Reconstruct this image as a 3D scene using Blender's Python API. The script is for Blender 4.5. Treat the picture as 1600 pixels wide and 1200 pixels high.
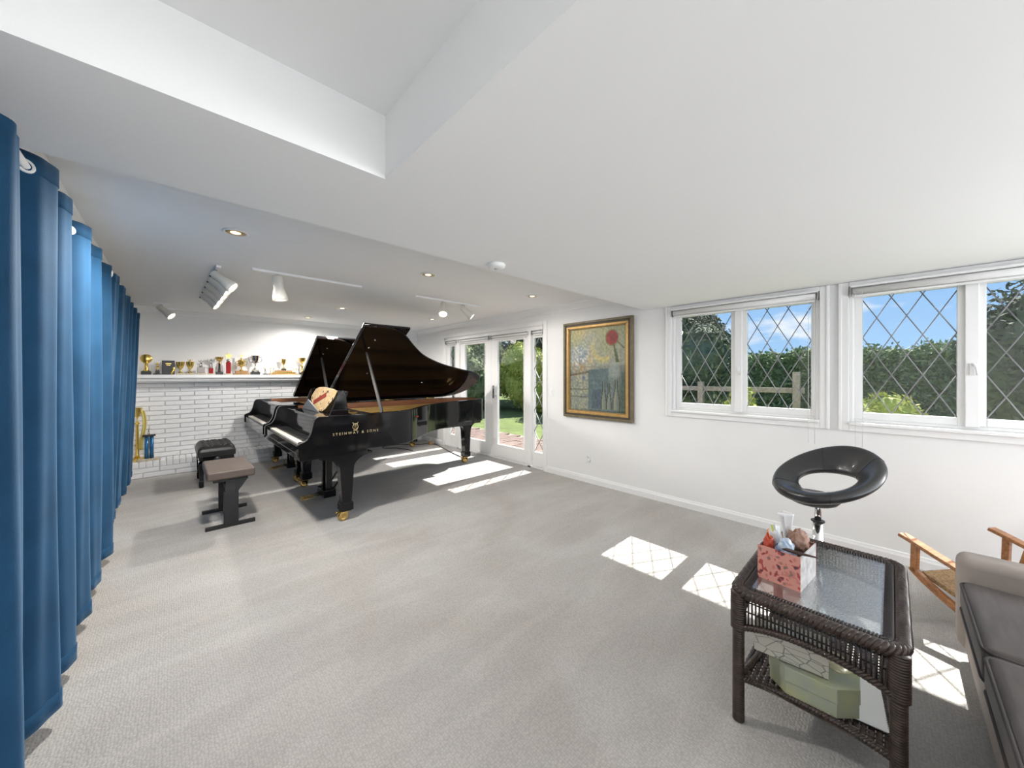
import bpy, bmesh, math, random
from mathutils import Vector, Matrix, noise
for o in list(bpy.data.objects): bpy.data.objects.remove(o, do_unlink=True)
PI = math.pi
R = math.radians
random.seed(7)
S = bpy.context.scene
COL = S.collection

# ---------------------------------------------------------------- camera
cam = bpy.data.cameras.new('camera'); camo = bpy.data.objects.new('camera', cam); COL.objects.link(camo)
cam.sensor_width = 36; cam.lens = 560 / 1600 * 36; cam.shift_y = -14 / 1600; cam.clip_start = 0.02; cam.clip_end = 300
camo.location = (0, 0, 1.42); camo.rotation_euler = (PI / 2, 0, -math.atan(528 / 560)); S.camera = camo

# ---------------------------------------------------------------- world, sun, big lights, exposure
W = bpy.data.worlds.new('World'); S.world = W; W.use_nodes = True
nt = W.node_tree; nt.nodes.clear()
def wn(t, **k):
    n = nt.nodes.new(t)
    for a, b in k.items(): setattr(n, a, b)
    return n
tc = wn('ShaderNodeTexCoord'); sep = wn('ShaderNodeSeparateXYZ'); nt.links.new(tc.outputs['Generated'], sep.inputs[0])
rmp = wn('ShaderNodeValToRGB'); nt.links.new(sep.outputs['Z'], rmp.inputs[0])
rmp.color_ramp.elements[0].position = 0.0; rmp.color_ramp.elements[0].color = (.44, .70, 1, 1)
rmp.color_ramp.elements[1].position = 0.45; rmp.color_ramp.elements[1].color = (.12, .33, .80, 1)
mp = wn('ShaderNodeMapping'); mp.inputs['Scale'].default_value = (1, 1, 2.6); nt.links.new(tc.outputs['Generated'], mp.inputs[0])
nz = wn('ShaderNodeTexNoise'); nz.inputs['Scale'].default_value = 5.5; nz.inputs['Detail'].default_value = 7; nz.inputs['Roughness'].default_value = .55
nt.links.new(mp.outputs[0], nz.inputs['Vector'])
cr = wn('ShaderNodeValToRGB'); cr.color_ramp.elements[0].position = .50; cr.color_ramp.elements[1].position = .64
nt.links.new(nz.outputs['Fac'], cr.inputs[0])
mx = wn('ShaderNodeMixRGB'); mx.inputs[2].default_value = (1, 1, 1, 1)
nt.links.new(cr.outputs[0], mx.inputs[0]); nt.links.new(rmp.outputs[0], mx.inputs[1])
bg = wn('ShaderNodeBackground'); bg.inputs['Strength'].default_value = .74; nt.links.new(mx.outputs[0], bg.inputs[0])
wo = wn('ShaderNodeOutputWorld'); nt.links.new(bg.outputs[0], wo.inputs[0])

sl = bpy.data.lights.new('sun', 'SUN'); sl.energy = 10; sl.angle = R(.45); sl.color = (1, .96, .9)
so = bpy.data.objects.new('sun', sl); COL.objects.link(so); so.rotation_euler = (0, math.atan(1 / 1.03), 0); so.location = (12, 2, 9)

def area(name, loc, rot, sx, sy, power, color=(1, 1, 1)):
    l = bpy.data.lights.new(name, 'AREA'); l.shape = 'RECTANGLE'; l.size = sx; l.size_y = sy; l.energy = power; l.color = color
    o = bpy.data.objects.new(name, l); COL.objects.link(o); o.location = loc; o.rotation_euler = rot
    return o
# fill light added behind the camera, outside an invented rear opening
area('rear_fill', (1.75, -3.63, 1.15), (PI / 2 + R(14), 0, 0), 3.7, 1.7, 62, (.98, .99, 1))
# added fill from the right, outside an invented side opening behind the viewpoint
area('side_fill', (4.17, -2.45, 1.55), (0, PI / 2, 0), 1.0, 1.4, 80, (.98, .99, 1))
vs = S.view_settings
vs.view_transform = 'Standard'; vs.look = 'None'; vs.gamma = 1; vs.use_curve_mapping = False; vs.exposure = 0.56

# ================================================================ materials
MATS = {}
def mat(name, col, rough=.6, metal=0, spec=.5, coat=0, noise_amt=0, nscale=8, bump=0, bscale=60, emit=None, estr=0, col2=None, sheen=0, trans=0, aniso=None):
    if name in MATS: return MATS[name]
    m = bpy.data.materials.new(name); m.use_nodes = True; t = m.node_tree; b = t.nodes['Principled BSDF']
    b.inputs['Base Color'].default_value = (*col, 1); b.inputs['Roughness'].default_value = rough; b.inputs['Metallic'].default_value = metal
    b.inputs['Specular IOR Level'].default_value = spec; b.inputs['Coat Weight'].default_value = coat; b.inputs['Coat Roughness'].default_value = .03
    b.inputs['Sheen Weight'].default_value = sheen; b.inputs['Transmission Weight'].default_value = trans
    if emit: b.inputs['Emission Color'].default_value = (*emit, 1); b.inputs['Emission Strength'].default_value = estr
    c = t.nodes.new('ShaderNodeTexCoord')
    if noise_amt or col2:
        n = t.nodes.new('ShaderNodeTexNoise'); n.inputs['Scale'].default_value = nscale; n.inputs['Detail'].default_value = 5
        mpn = t.nodes.new('ShaderNodeMapping'); t.links.new(c.outputs['Object'], mpn.inputs[0])
        if aniso: mpn.inputs['Scale'].default_value = aniso
        t.links.new(mpn.outputs[0], n.inputs['Vector'])
        r = t.nodes.new('ShaderNodeValToRGB'); r.color_ramp.elements[0].position = .35; r.color_ramp.elements[1].position = .65
        c2 = col2 or tuple(x * (1 - noise_amt) for x in col)
        r.color_ramp.elements[0].color = (*c2, 1); r.color_ramp.elements[1].color = (*col, 1)
        t.links.new(n.outputs['Fac'], r.inputs[0]); t.links.new(r.outputs[0], b.inputs['Base Color'])
    if bump:
        n2 = t.nodes.new('ShaderNodeTexNoise'); n2.inputs['Scale'].default_value = bscale; n2.inputs['Detail'].default_value = 3
        t.links.new(c.outputs['Object'], n2.inputs['Vector'])
        bp = t.nodes.new('ShaderNodeBump'); bp.inputs['Strength'].default_value = bump; bp.inputs['Distance'].default_value = .005
        t.links.new(n2.outputs['Fac'], bp.inputs['Height']); t.links.new(bp.outputs[0], b.inputs['Normal'])
    MATS[name] = m; return m

def glass_mat(name, tint=(1, 1, 1), rough=0.0, base=0.0, bump=0, bscale=80, ior=1.45):
    m = bpy.data.materials.new(name); m.use_nodes = True; t = m.node_tree; t.nodes.clear()
    out = t.nodes.new('ShaderNodeOutputMaterial'); mix = t.nodes.new('ShaderNodeMixShader')
    tr = t.nodes.new('ShaderNodeBsdfTransparent'); tr.inputs[0].default_value = (*tint, 1)
    gl = t.nodes.new('ShaderNodeBsdfGlossy'); gl.inputs['Roughness'].default_value = rough
    fr = t.nodes.new('ShaderNodeFresnel'); fr.inputs[0].default_value = ior
    ad = t.nodes.new('ShaderNodeMath'); ad.operation = 'ADD'; ad.use_clamp = True; ad.inputs[1].default_value = base
    ge = t.nodes.new('ShaderNodeNewGeometry'); mi = t.nodes.new('ShaderNodeMix'); mi.inputs['A'].default_value = ior; mi.inputs['B'].default_value = 1 / ior
    t.links.new(ge.outputs['Backfacing'], mi.inputs['Factor']); t.links.new(mi.outputs['Result'], fr.inputs['IOR'])
    t.links.new(fr.outputs[0], ad.inputs[0]); t.links.new(ad.outputs[0], mix.inputs[0])
    t.links.new(tr.outputs[0], mix.inputs[1]); t.links.new(gl.outputs[0], mix.inputs[2]); t.links.new(mix.outputs[0], out.inputs[0])
    if bump:
        c = t.nodes.new('ShaderNodeTexCoord'); n = t.nodes.new('ShaderNodeTexNoise'); n.inputs['Scale'].default_value = bscale
        t.links.new(c.outputs['Object'], n.inputs['Vector'])
        b = t.nodes.new('ShaderNodeBump'); b.inputs['Strength'].default_value = bump; b.inputs['Distance'].default_value = .004
        t.links.new(n.outputs['Fac'], b.inputs['Height']); t.links.new(b.outputs[0], gl.inputs['Normal']); t.links.new(b.outputs[0], fr.inputs['Normal'])
    MATS[name] = m; return m

WALL = mat('wall_paint', (.86, .86, .86), .55, noise_amt=.02, nscale=3, bump=.05, bscale=200)
CEIL = mat('ceiling_paint', (.90, .90, .895), .8, bump=.04, bscale=150)
TRIM = mat('trim_paint', (.87, .87, .87), .35)
BRICK = mat('brick_paint', (.80, .80, .81), .5, noise_amt=.06, nscale=14, bump=.5, bscale=45)
MORTAR = mat('mortar_paint', (.60, .60, .62), .8, bump=.5, bscale=60)
HEARTHTOP = mat('hearth_brick', (.74, .70, .64), .6, noise_amt=.1, nscale=10, bump=.4, bscale=50)
BLACK = mat('black_lacquer', (.006, .006, .007), .07, spec=.35)
BLACKLID = mat('lid_lacquer', (.007, .005, .005), .09, spec=.14)
BLACKS = mat('black_satin', (.02, .02, .021), .38)
IVORY = mat('ivory_key', (.78, .74, .66), .3)
BRASS = mat('brass', (.72, .50, .18), .25, metal=1, noise_amt=.25, nscale=20)
GOLDP = mat('gold_plate', (.50, .33, .11), .4, metal=.6, noise_amt=.12, nscale=6)
SOUND = mat('soundboard', (.55, .32, .10), .4, noise_amt=.2, nscale=5, aniso=(1, 12, 1))
MAHOG = mat('rim_veneer', (.26, .105, .05), .3, noise_amt=.3, nscale=6, aniso=(1, 1, 9), coat=.4)
CHROME = mat('chrome', (.85, .85, .86), .08, metal=1)
STEEL = mat('steel', (.45, .45, .46), .3, metal=1)
FELT = mat('red_felt', (.28, .03, .02), .9)
LEAD = mat('lead_came', (.30, .30, .31), .45, metal=.5)
GLASS = glass_mat('window_glass', (.97, .98, .98), 0, 0)
WOOD = mat('teak_wood', (.46, .20, .075), .35, noise_amt=.4, nscale=5, aniso=(2, 14, 14), coat=.2)
def carpet():
    m = bpy.data.materials.new('carpet'); m.use_nodes = True; t = m.node_tree; b = t.nodes['Principled BSDF']
    b.inputs['Roughness'].default_value = .95; b.inputs['Specular IOR Level'].default_value = .1; b.inputs['Sheen Weight'].default_value = .15
    c = t.nodes.new('ShaderNodeTexCoord')
    n1 = t.nodes.new('ShaderNodeTexNoise'); n1.inputs['Scale'].default_value = .9; n1.inputs['Detail'].default_value = 4; n1.inputs['Distortion'].default_value = 1.2
    t.links.new(c.outputs['Object'], n1.inputs['Vector'])
    r1 = t.nodes.new('ShaderNodeValToRGB'); r1.color_ramp.elements[0].position = .36; r1.color_ramp.elements[1].position = .66
    r1.color_ramp.elements[0].color = (.485, .455, .425, 1); r1.color_ramp.elements[1].color = (.56, .545, .53, 1)
    t.links.new(n1.outputs['Fac'], r1.inputs[0])
    # vacuum and foot marks: fan-like streaks
    mpn = t.nodes.new('ShaderNodeMapping'); mpn.inputs['Scale'].default_value = (.7, 3.2, 1); mpn.inputs['Rotation'].default_value = (0, 0, R(-18))
    t.links.new(c.outputs['Object'], mpn.inputs[0])
    n3 = t.nodes.new('ShaderNodeTexNoise'); n3.inputs['Scale'].default_value = 1.5; n3.inputs['Detail'].default_value = 2; n3.inputs['Distortion'].default_value = .8
    t.links.new(mpn.outputs[0], n3.inputs['Vector'])
    r3 = t.nodes.new('ShaderNodeValToRGB'); r3.color_ramp.elements[0].position = .45; r3.color_ramp.elements[1].position = .6
    r3.color_ramp.elements[0].color = (.93, .93, .93, 1); r3.color_ramp.elements[1].color = (1.0, 1.0, 1.0, 1)
    t.links.new(n3.outputs['Fac'], r3.inputs[0])
    mu = t.nodes.new('ShaderNodeMixRGB'); mu.blend_type = 'MULTIPLY'; mu.inputs[0].default_value = 1
    t.links.new(r1.outputs[0], mu.inputs[1]); t.links.new(r3.outputs[0], mu.inputs[2])
    v = t.nodes.new('ShaderNodeTexVoronoi'); v.inputs['Scale'].default_value = 95; v.inputs['Randomness'].default_value = .55
    t.links.new(c.outputs['Object'], v.inputs['Vector'])
    rv = t.nodes.new('ShaderNodeValToRGB'); rv.color_ramp.elements[0].color = (1, 1, 1, 1); rv.color_ramp.elements[1].color = (.80, .80, .80, 1)
    rv.color_ramp.elements[0].position = .25; rv.color_ramp.elements[1].position = .75
    t.links.new(v.outputs['Distance'], rv.inputs[0])
    mu2 = t.nodes.new('ShaderNodeMixRGB'); mu2.blend_type = 'MULTIPLY'; mu2.inputs[0].default_value = 1
    t.links.new(mu.outputs[0], mu2.inputs[1]); t.links.new(rv.outputs[0], mu2.inputs[2]); t.links.new(mu2.outputs[0], b.inputs['Base Color'])
    bp = t.nodes.new('ShaderNodeBump'); bp.invert = True; bp.inputs['Strength'].default_value = .6; bp.inputs['Distance'].default_value = .006
    t.links.new(v.outputs['Distance'], bp.inputs['Height']); t.links.new(bp.outputs[0], b.inputs['Normal'])
    return m
CARPET = carpet()

# ================================================================ mesh helpers
class MB:
    def __init__(s): s.v = []; s.f = []; s.sm = []
    def add(s, vs, fs, smooth=False):
        o = len(s.v); s.v += [tuple(p) for p in vs]; s.f += [tuple(i + o for i in f) for f in fs]; s.sm += [smooth] * len(fs); return s
    def box(s, x0, x1, y0, y1, z0, z1, M=None):
        vs = [Vector((x, y, z)) for x in (x0, x1) for y in (y0, y1) for z in (z0, z1)]
        if M is not None: vs = [M @ p for p in vs]
        return s.add(vs, [(0, 1, 3, 2), (4, 6, 7, 5), (0, 4, 5, 1), (2, 3, 7, 6), (0, 2, 6, 4), (1, 5, 7, 3)])
    def prism(s, pts, axis, a, b, M=None, smooth=False):
        """pts polygon in the two other axes (cyclic order x,y,z without axis)"""
        n = len(pts)
        def P(p, q):
            return Vector({'x': (q, p[0], p[1]), 'y': (p[0], q, p[1]), 'z': (p[0], p[1], q)}[axis])
        vs = [P(p, a) for p in pts] + [P(p, b) for p in pts]
        if M is not None: vs = [M @ p for p in vs]
        s.add(vs, [(i, (i + 1) % n, n + (i + 1) % n, n + i) for i in range(n)], smooth)
        o = len(s.v) - 2 * n
        s.f += [tuple(o + i for i in range(n - 1, -1, -1)), tuple(o + n + i for i in range(n))]; s.sm += [False, False]
        return s
    def lathe(s, prof, loc=(0, 0, 0), seg=20, M=None, sx=1, sy=1, smooth=True):
        vs = []; fs = []; n = len(prof)
        for r, z in prof:
            for k in range(seg):
                a = 2 * PI * k / seg; p = Vector((r * math.cos(a) * sx, r * math.sin(a) * sy, z))
                if M is not None: p = M @ p
                vs.append(p + Vector(loc))
        for i in range(n - 1):
            for k in range(seg):
                k2 = (k + 1) % seg; fs.append((i * seg + k, i * seg + k2, (i + 1) * seg + k2, (i + 1) * seg + k))
        s.add(vs, fs, smooth); o = len(s.v) - len(vs)
        s.f.append(tuple(o + k for k in range(seg - 1, -1, -1))); s.sm.append(False)
        s.f.append(tuple(o + (n - 1) * seg + k for k in range(seg))); s.sm.append(False)
        return s
    def tube(s, path, r, seg=8, closed=False, smooth=True, flat=1.0):
        path = [Vector(p) for p in path]; n = len(path); vs = []; fs = []; up = Vector((0, 0, 1)); prev = None
        rr = r if isinstance(r, (list, tuple)) else [r] * n
        for i, p in enumerate(path):
            if closed: d = path[(i + 1) % n] - path[i - 1]
            else: d = path[min(i + 1, n - 1)] - path[max(i - 1, 0)]
            if d.length < 1e-9: d = Vector((0, 0, 1))
            d.normalize()
            if prev is None:
                a = up if abs(d.z) < .95 else Vector((1, 0, 0)); u = d.cross(a).normalized()
            else:
                u = prev - d * prev.dot(d); u = u.normalized() if u.length > 1e-6 else d.orthogonal().normalized()
            prev = u; w = d.cross(u)
            for k in range(seg):
                a = 2 * PI * k / seg; vs.append(p + u * (rr[i] * math.cos(a)) + w * (rr[i] * flat * math.sin(a)))
        m = n if closed else n - 1
        for i in range(m):
            j = (i + 1) % n
            for k in range(seg):
                k2 = (k + 1) % seg; fs.append((i * seg + k, i * seg + k2, j * seg + k2, j * seg + k))
        s.add(vs, fs, smooth); o = len(s.v) - len(vs)
        if not closed:
            s.f.append(tuple(o + k for k in range(seg - 1, -1, -1))); s.f.append(tuple(o + (n - 1) * seg + k for k in range(seg))); s.sm += [False, False]
        return s
    def ball(s, c, rx, ry=None, rz=None, seg=12, rings=8):
        ry = ry or rx; rz = rz or rx
        prof = [(max(1e-4, math.sin(PI * i / rings)), -math.cos(PI * i / rings)) for i in range(rings + 1)]
        return s.lathe(prof, c, seg, Matrix.Diagonal((rx, ry, rz)))
    def grid(s, fn, nu, nv, smooth=True):
        vs = [fn(i / nu, j / nv) for j in range(nv + 1) for i in range(nu + 1)]
        fs = [(j * (nu + 1) + i, j * (nu + 1) + i + 1, (j + 1) * (nu + 1) + i + 1, (j + 1) * (nu + 1) + i) for j in range(nv) for i in range(nu)]
        return s.add(vs, fs, smooth)
    def mesh(s, name, m):
        me = bpy.data.meshes.new(name); me.from_pydata(s.v, [], s.f); me.materials.append(m)
        me.polygons.foreach_set('use_smooth', s.sm)
        bm = bmesh.new(); bm.from_mesh(me); bmesh.ops.recalc_face_normals(bm, faces=bm.faces); bm.to_mesh(me); bm.free()
        me.update(); return me
    def build(s, name, m, parent=None, bevel=0, seg=2, loc=None, solid=0, sub=0):
        o = bpy.data.objects.new(name, s.mesh(name, m)); COL.objects.link(o)
        if parent: o.parent = parent
        if loc: o.location = loc
        if solid:
            k = o.modifiers.new('solid', 'SOLIDIFY'); k.thickness = solid; k.offset = 0
        if bevel:
            k = o.modifiers.new('bevel', 'BEVEL'); k.width = bevel; k.segments = seg; k.limit_method = 'ANGLE'; k.angle_limit = R(40)
            if seg > 2:
                for p in o.data.polygons: p.use_smooth = True
                k.harden_normals = True
        if sub:
            k = o.modifiers.new('sub', 'SUBSURF'); k.levels = sub; k.render_levels = sub
        return o
def tag(o, label=None, cat=None, group=None, kind=None):
    if label: o['label'] = label
    if cat: o['category'] = cat
    if group: o['group'] = group
    if kind: o['kind'] = kind
    return o
def thing(name, label, cat, loc=(0, 0, 0), rz=0, group=None):
    o = bpy.data.objects.new(name, None); COL.objects.link(o); o.location = loc; o.rotation_euler = (0, 0, rz); o.empty_display_size = .05
    return tag(o, label, cat, group)
def struct(name, loc=(0, 0, 0)):
    o = bpy.data.objects.new(name, None); COL.objects.link(o); o.location = loc; o['kind'] = 'structure'; o.empty_display_size = .05; return o
def inst(name, me, parent, loc, rot=None, scl=None):
    o = bpy.data.objects.new(name, me); COL.objects.link(o); o.parent = parent; o.location = loc
    if rot: o.rotation_euler = rot
    if scl: o.scale = scl
    return o

XR, XL, YB, YR, ZC, ZL, YS = 3.985, -.49, 7.35, -3.5, 2.40, 2.17, 1.97
# ================================================================ SETTING
tag(MB().box(XL - .15, XR + .15, YR - .15, YB + .15, -.12, 0).build('floor', CARPET), 'pale greige looped carpet covering the whole music room', 'floor', kind='structure')
c = MB()
c.box(XL - .15, XR + .15, YS, YB + .15, ZC, 2.62)
c.box(.587, XR + .15, YR - .15, YS, ZL, 2.62)
c.box(XL - .15, .587, 1.33, YS, ZL, 2.62)
c.box(XL - .15, .587, -1.2, 1.33, 2.41, 2.62)
c.box(XL - .15, .587, YR - .15, -1.2, ZL, 2.62)
tag(c.build('ceiling', CEIL), 'white ceiling with a dropped section and a recessed tray', 'ceiling', kind='structure')

def wall_holes(axis, a, b, u0, u1, z0, z1, holes):
    m = MB(); us = sorted({u0, u1, *[h[0] for h in holes], *[h[1] for h in holes]}); zs = sorted({z0, z1, *[h[2] for h in holes], *[h[3] for h in holes]})
    for i in range(len(us) - 1):
        run = None
        for j in range(len(zs) - 1):
            uc = (us[i] + us[i + 1]) / 2; zc = (zs[j] + zs[j + 1]) / 2
            solid = not any(h[0] < uc < h[1] and h[2] < zc < h[3] for h in holes)
            if solid:
                if run is None: run = zs[j]
            if run is not None and (not solid or j == len(zs) - 2):
                top = zs[j + 1] if solid else zs[j]
                if axis == 'x': m.box(a, b, us[i], us[i + 1], run, top)
                else: m.box(us[i], us[i + 1], a, b, run, top)
                run = None
    return m
W1 = (.42, 1.66, 1.03, 2.13); W2 = (-1.0, .24, 1.03, 2.13); DR = (3.53, 6.22, 0, 2.16); SIDE_GAP = (-3.15, -1.75, 1.03, 2.13)  # last opening is unseen, added only to let side fill light in
tag(wall_holes('x', XR, XR + .16, YR - .15, YB + .15, -.12, 2.6, [W1, W2, DR, SIDE_GAP]).build('wall_right', WALL), 'white painted wall with leaded windows and french doors', 'wall', kind='structure')
tag(MB().box(XL - .15, XL, YR - .15, YB + .15, -.12, 2.6).build('wall_left', WALL), 'white wall behind the blue velvet curtain', 'wall', kind='structure')
REAR_GAP = (-.1, 3.6, .25, 2.1)  # unseen opening invented to admit the rear fill light
tag(wall_holes('y', YR - .1, YR, XL, XR, 0, 2.6, [REAR_GAP]).build('wall_rear', WALL), 'white wall with an added fill light opening behind the viewpoint', 'wall', kind='structure')
rear_frame = struct('fill_opening_rear', (1.75, YR - .05, 0))  # frame of the added rear fill opening, never in view
m = MB(); m.box(-1.85, 1.85, -.03, .03, .25, .31); m.box(-1.85, 1.85, -.03, .03, 2.04, 2.1)
for x in (-1.82, 0, 1.82): m.box(x - .03, x + .03, -.03, .03, .25, 2.1)
m.build('frame', TRIM, rear_frame)
wb = struct('wall_back')
tag(wb, 'back wall of white painted long bricks below smooth plaster', 'wall')
MB().box(XL, XR, YB + .012, YB + .15, 0, 1.36).build('mortar_bed', MORTAR, wb)
MB().box(XL, XR, YB, YB + .15, 1.36, 2.5).build('plaster', WALL, wb)
# bricks of the back wall: long bricks in running bond
BL, BP, BH = .327, .315, .068
def brick_me(l, h, d, name, mt):
    bm = bmesh.new(); bmesh.ops.create_cube(bm, size=1)
    for v in bm.verts: v.co = Vector((v.co.x * l, v.co.y * d, v.co.z * h))
    bmesh.ops.bevel(bm, geom=[e for e in bm.edges], offset=.004, segments=1, affect='EDGES')
    me = bpy.data.meshes.new(name); bm.to_mesh(me); bm.free(); me.materials.append(mt); return me
bme = brick_me(BP, .058, .03, 'brick', BRICK); bhalf = brick_me(BP / 2 - .004, .061, .03, 'brick_half', BRICK)
def lay(parent, x0, x1, z0, rows, y, me, ph=.07):
    for r in range(rows):
        z = z0 + BH * (r + .5)
        x = ph + (BL / 2 if r % 2 else 0) - 3 * BL
        while x < x1:
            a, b = max(x, x0), min(x + BP, x1)
            if b - a > .03:
                inst('brick', me, parent, ((a + b) / 2, y + random.uniform(-.002, .002), z), None, ((b - a) / BP, 1, 1))
            x += BL
lay(wb, XL, XR, .22, 16, YB + .013, bme)
# hearth
ht = thing('hearth', 'low raised hearth of white painted bricks along the back wall', 'hearth', (0, 0, 0))
HF = 7.04
MB().box(XL, XR, HF + .012, YB + .01, 0, .205).build('core', MORTAR, ht)
lay(ht, XL, XR, .005, 2, HF + .013, bme, .02)
sold = brick_me(.061, .075, YB - HF - .002, 'soldier_brick', BRICK)
x = XL + .035
while x < XR - .03:
    inst('brick', sold, ht, (x, (HF + YB) / 2, .1825 + random.uniform(-.001, .001))); x += .068
mt = MB(); mt.box(XL, XR - .001, 7.08, YB - .001, 1.375, 1.425); mt.box(XL, XR - .001, 7.13, YB - .001, 1.335, 1.375); mt.box(XL, XR - .001, 7.18, YB - .001, 1.312, 1.335)
tag(mt.build('mantel_shelf', TRIM, bevel=.006), 'long white mantel shelf carrying the row of trophies', 'shelf')
# crown, baseboards
def molding(name, prof, axis, wallpos, sgn, a, b, label):
    m = MB()
    if axis == 'y': m.prism([(wallpos + sgn * p, z) for p, z in prof], 'y', a, b)
    else: m.prism([(wallpos + sgn * p, z) for p, z in prof], 'x', a, b)
    return tag(m.build(name, TRIM), label, 'trim', kind='structure')
crown = [(0, 2.31), (.012, 2.312), (.016, 2.33), (.03, 2.345), (.055, 2.375), (.07, 2.385), (.072, 2.40), (0, 2.40)]
molding('trim_1', crown, 'y', XR, -1, YS, YB - .07, 'white crown molding above the french doors')
molding('trim_2', crown, 'y', XL, 1, YS, YB - .07, 'white crown molding above the blue curtain')
molding('trim_3', crown, 'x', YB, -1, XL, XR, 'white crown molding above the trophy shelf')
bb = [(0, 0), (.018, 0), (.018, .06), (.013, .072), (.010, .085), (0, .09)]
molding('baseboard_right', bb, 'y', XR, -1, YR, 3.47, 'white baseboard under the windows')
molding('baseboard_left', bb, 'y', XL, 1, YR, HF, 'white baseboard under the blue curtain')
molding('baseboard_back', bb, 'y', XR, -1, 6.28, HF, 'short white baseboard beside the french doors')
tag(MB().box(XR + .16, 4.79, YR, YB + .4, 2.40, 2.52).build('trim_4', TRIM), 'white roof eave outside above the windows', 'eave', kind='structure')

# ---------------------------------------------------------------- leaded windows
def lattice(w, h, dx, dz, parent, x, y0, z0, r=.004):
    """lead strips clipped to the w x h rectangle whose low corner is (y0, z0); y falls along +u"""
    sl_ = dz / dx
    lines = []
    k = -12
    while k < 14:
        for sg in (1, -1):
            u = k * dx; pts = []
            # z = sg*sl*(t-u)
            t0 = u; t1 = u + sg * h / sl_
            a = (t0, 0.0); b = (t1, h)
            # clip t into [0,w]
            lo, hi = 0.0, 1.0; d = b[0] - a[0]
            ta, tb = sorted(((0 - a[0]) / d, (w - a[0]) / d)); lo, hi = max(lo, ta), min(hi, tb)
            if hi - lo > .03: lines.append(((a[0] + d * lo, h * lo), (a[0] + d * hi, h * hi)))
        k += 1
    for (u0, v0), (u1, v1) in lines:
        MB().tube([(x, y0 - u0, z0 + v0), (x, y0 - u1, z0 + v1)], r, 6).build('lead_strip', LEAD, parent)
def window(name, h, panes, label):
    y0, y1, z0, z1 = h; o = struct(name); tag(o, label, 'window')
    cx0, cx1 = XR - .022, XR + .001
    m = MB(); cw = .062
    m.box(cx0, cx1, y0 - cw, y0, z0 - .06, 2.168); m.box(cx0, cx1, y1, y1 + cw, z0 - .06, 2.168)
    m.box(cx0, cx1, y0, y1, z1, 2.168); m.box(cx0, cx1, y0, y1, z0 - .06, z0 - .012)
    m.box(cx0 - .008, cx0, y0 - cw, y0 - cw + .02, z0 - .06, 2.168); m.box(cx0 - .008, cx0, y1 + cw - .02, y1 + cw, z0 - .06, 2.168)
    m.build('casing', TRIM, o, bevel=.004)
    MB().box(XR - .045, XR + .05, y0, y1, z0 - .012, z0 + .012).build('sill', TRIM, o, bevel=.005)
    m = MB(); fx0, fx1 = XR + .001, XR + .11
    m.box(fx0, fx1, y0, y0 + .025, z0 + .012, z1); m.box(fx0, fx1, y1 - .025, y1, z0 + .012, z1); m.box(fx0, fx1, y0 + .025, y1 - .025, z1 - .03, z1)
    m.box(fx0 + .04, fx1, y0 + .025, y1 - .025, z0 + .012, z0 + .035)
    ym = (panes[0][1] + panes[1][0]) / 2
    m.box(fx0 + .01, fx1, ym - .03, ym + .03, z0 + .03, z1 - .03); m.build('frame', TRIM, o, bevel=.003)
    for (a, b) in panes:            # a > b (a is the far edge)
        gz0, gz1 = 1.12, 2.045; fr = .056
        m = MB(); sx0, sx1 = XR + .035, XR + .075
        top = z1 - .03; bot = z0 + .035
        m.box(sx0, sx1, a, a + fr, bot, top); m.box(sx0, sx1, b - fr, b, bot, top); m.box(sx0, sx1, b, a, gz1, top); m.box(sx0, sx1, b, a, bot, gz0)
        s = m.build('sash', TRIM, o, bevel=.004)
        MB().box(XR + .053, XR + .057, b, a, gz0, gz1).build('pane', GLASS, s)
        lattice(a - b, gz1 - gz0, (a - b) / 3, .30, s, XR + .050, a, gz0)
    m = MB(); m.box(XR - .002, XR + .04, ym - .012, ym + .012, 1.42, 1.50); m.tube([(XR - .005, ym, 1.50), (XR - .02, ym - .015, 1.47), (XR - .02, ym - .02, 1.42)], .007, 6)
    m.build('latch', TRIM, o)
    return o
window('window_1', W1, [(1.58, 1.097), (.961, .482)], 'double leaded casement window nearest the painting')
window('window_2', W2, [(.163, -.315), (-.441, -.92)], 'double leaded casement window behind the sofa')
def roller(name, y0, y1, z, label, x=XR, cord=None, r=.026):
    t = thing(name, label, 'blind', (x, (y0 + y1) / 2, z)); L = (y1 - y0) / 2
    MB().box(-.06, .03, -L, L, .012, .03).build('headrail', TRIM, t, bevel=.004)
    MB().tube([(-.022, -L + .015, -.016), (-.022, L - .015, -.016)], r, 14).build('roll', mat('blind_fabric', (.80, .80, .79), .8), t)
    for s in (-1, 1): MB().box(-.05, .012, s * L - .004, s * L + .004, -.05, .012).build('bracket', STEEL, t)
    MB().box(-.03, -.012, -L + .02, L - .02, -.062, -.046).build('bottom_bar', TRIM, t, bevel=.003)
    if cord:
        for k, yy in enumerate(cord):
            MB().tube([(-.05, yy - (y0 + y1) / 2, -.02), (-.052, yy - (y0 + y1) / 2, .84 - z)], .0016, 5).build('pull_cord', mat('cord_white', (.8, .8, .8), .6), t)
roller('roller_blind', .43, 1.65, 2.105, 'rolled white blind across the window nearest the painting', cord=(.45, .49))
roller('roller_blind', -.99, .23, 2.105, 'rolled white blind across the window behind the sofa', cord=(.16, .20))

side_frame = struct('fill_opening_side', (XR + .05, -2.45, 0)); m = MB()  # frame of the added side fill opening, out of view
for y in (-.68, 0, .68): m.box(-.03, .03, y - .025, y + .025, 1.03, 2.13)
for z in (1.03, 2.09): m.box(-.03, .03, -.7, .7, z, z + .04)
m.build('frame', TRIM, side_frame)
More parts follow.
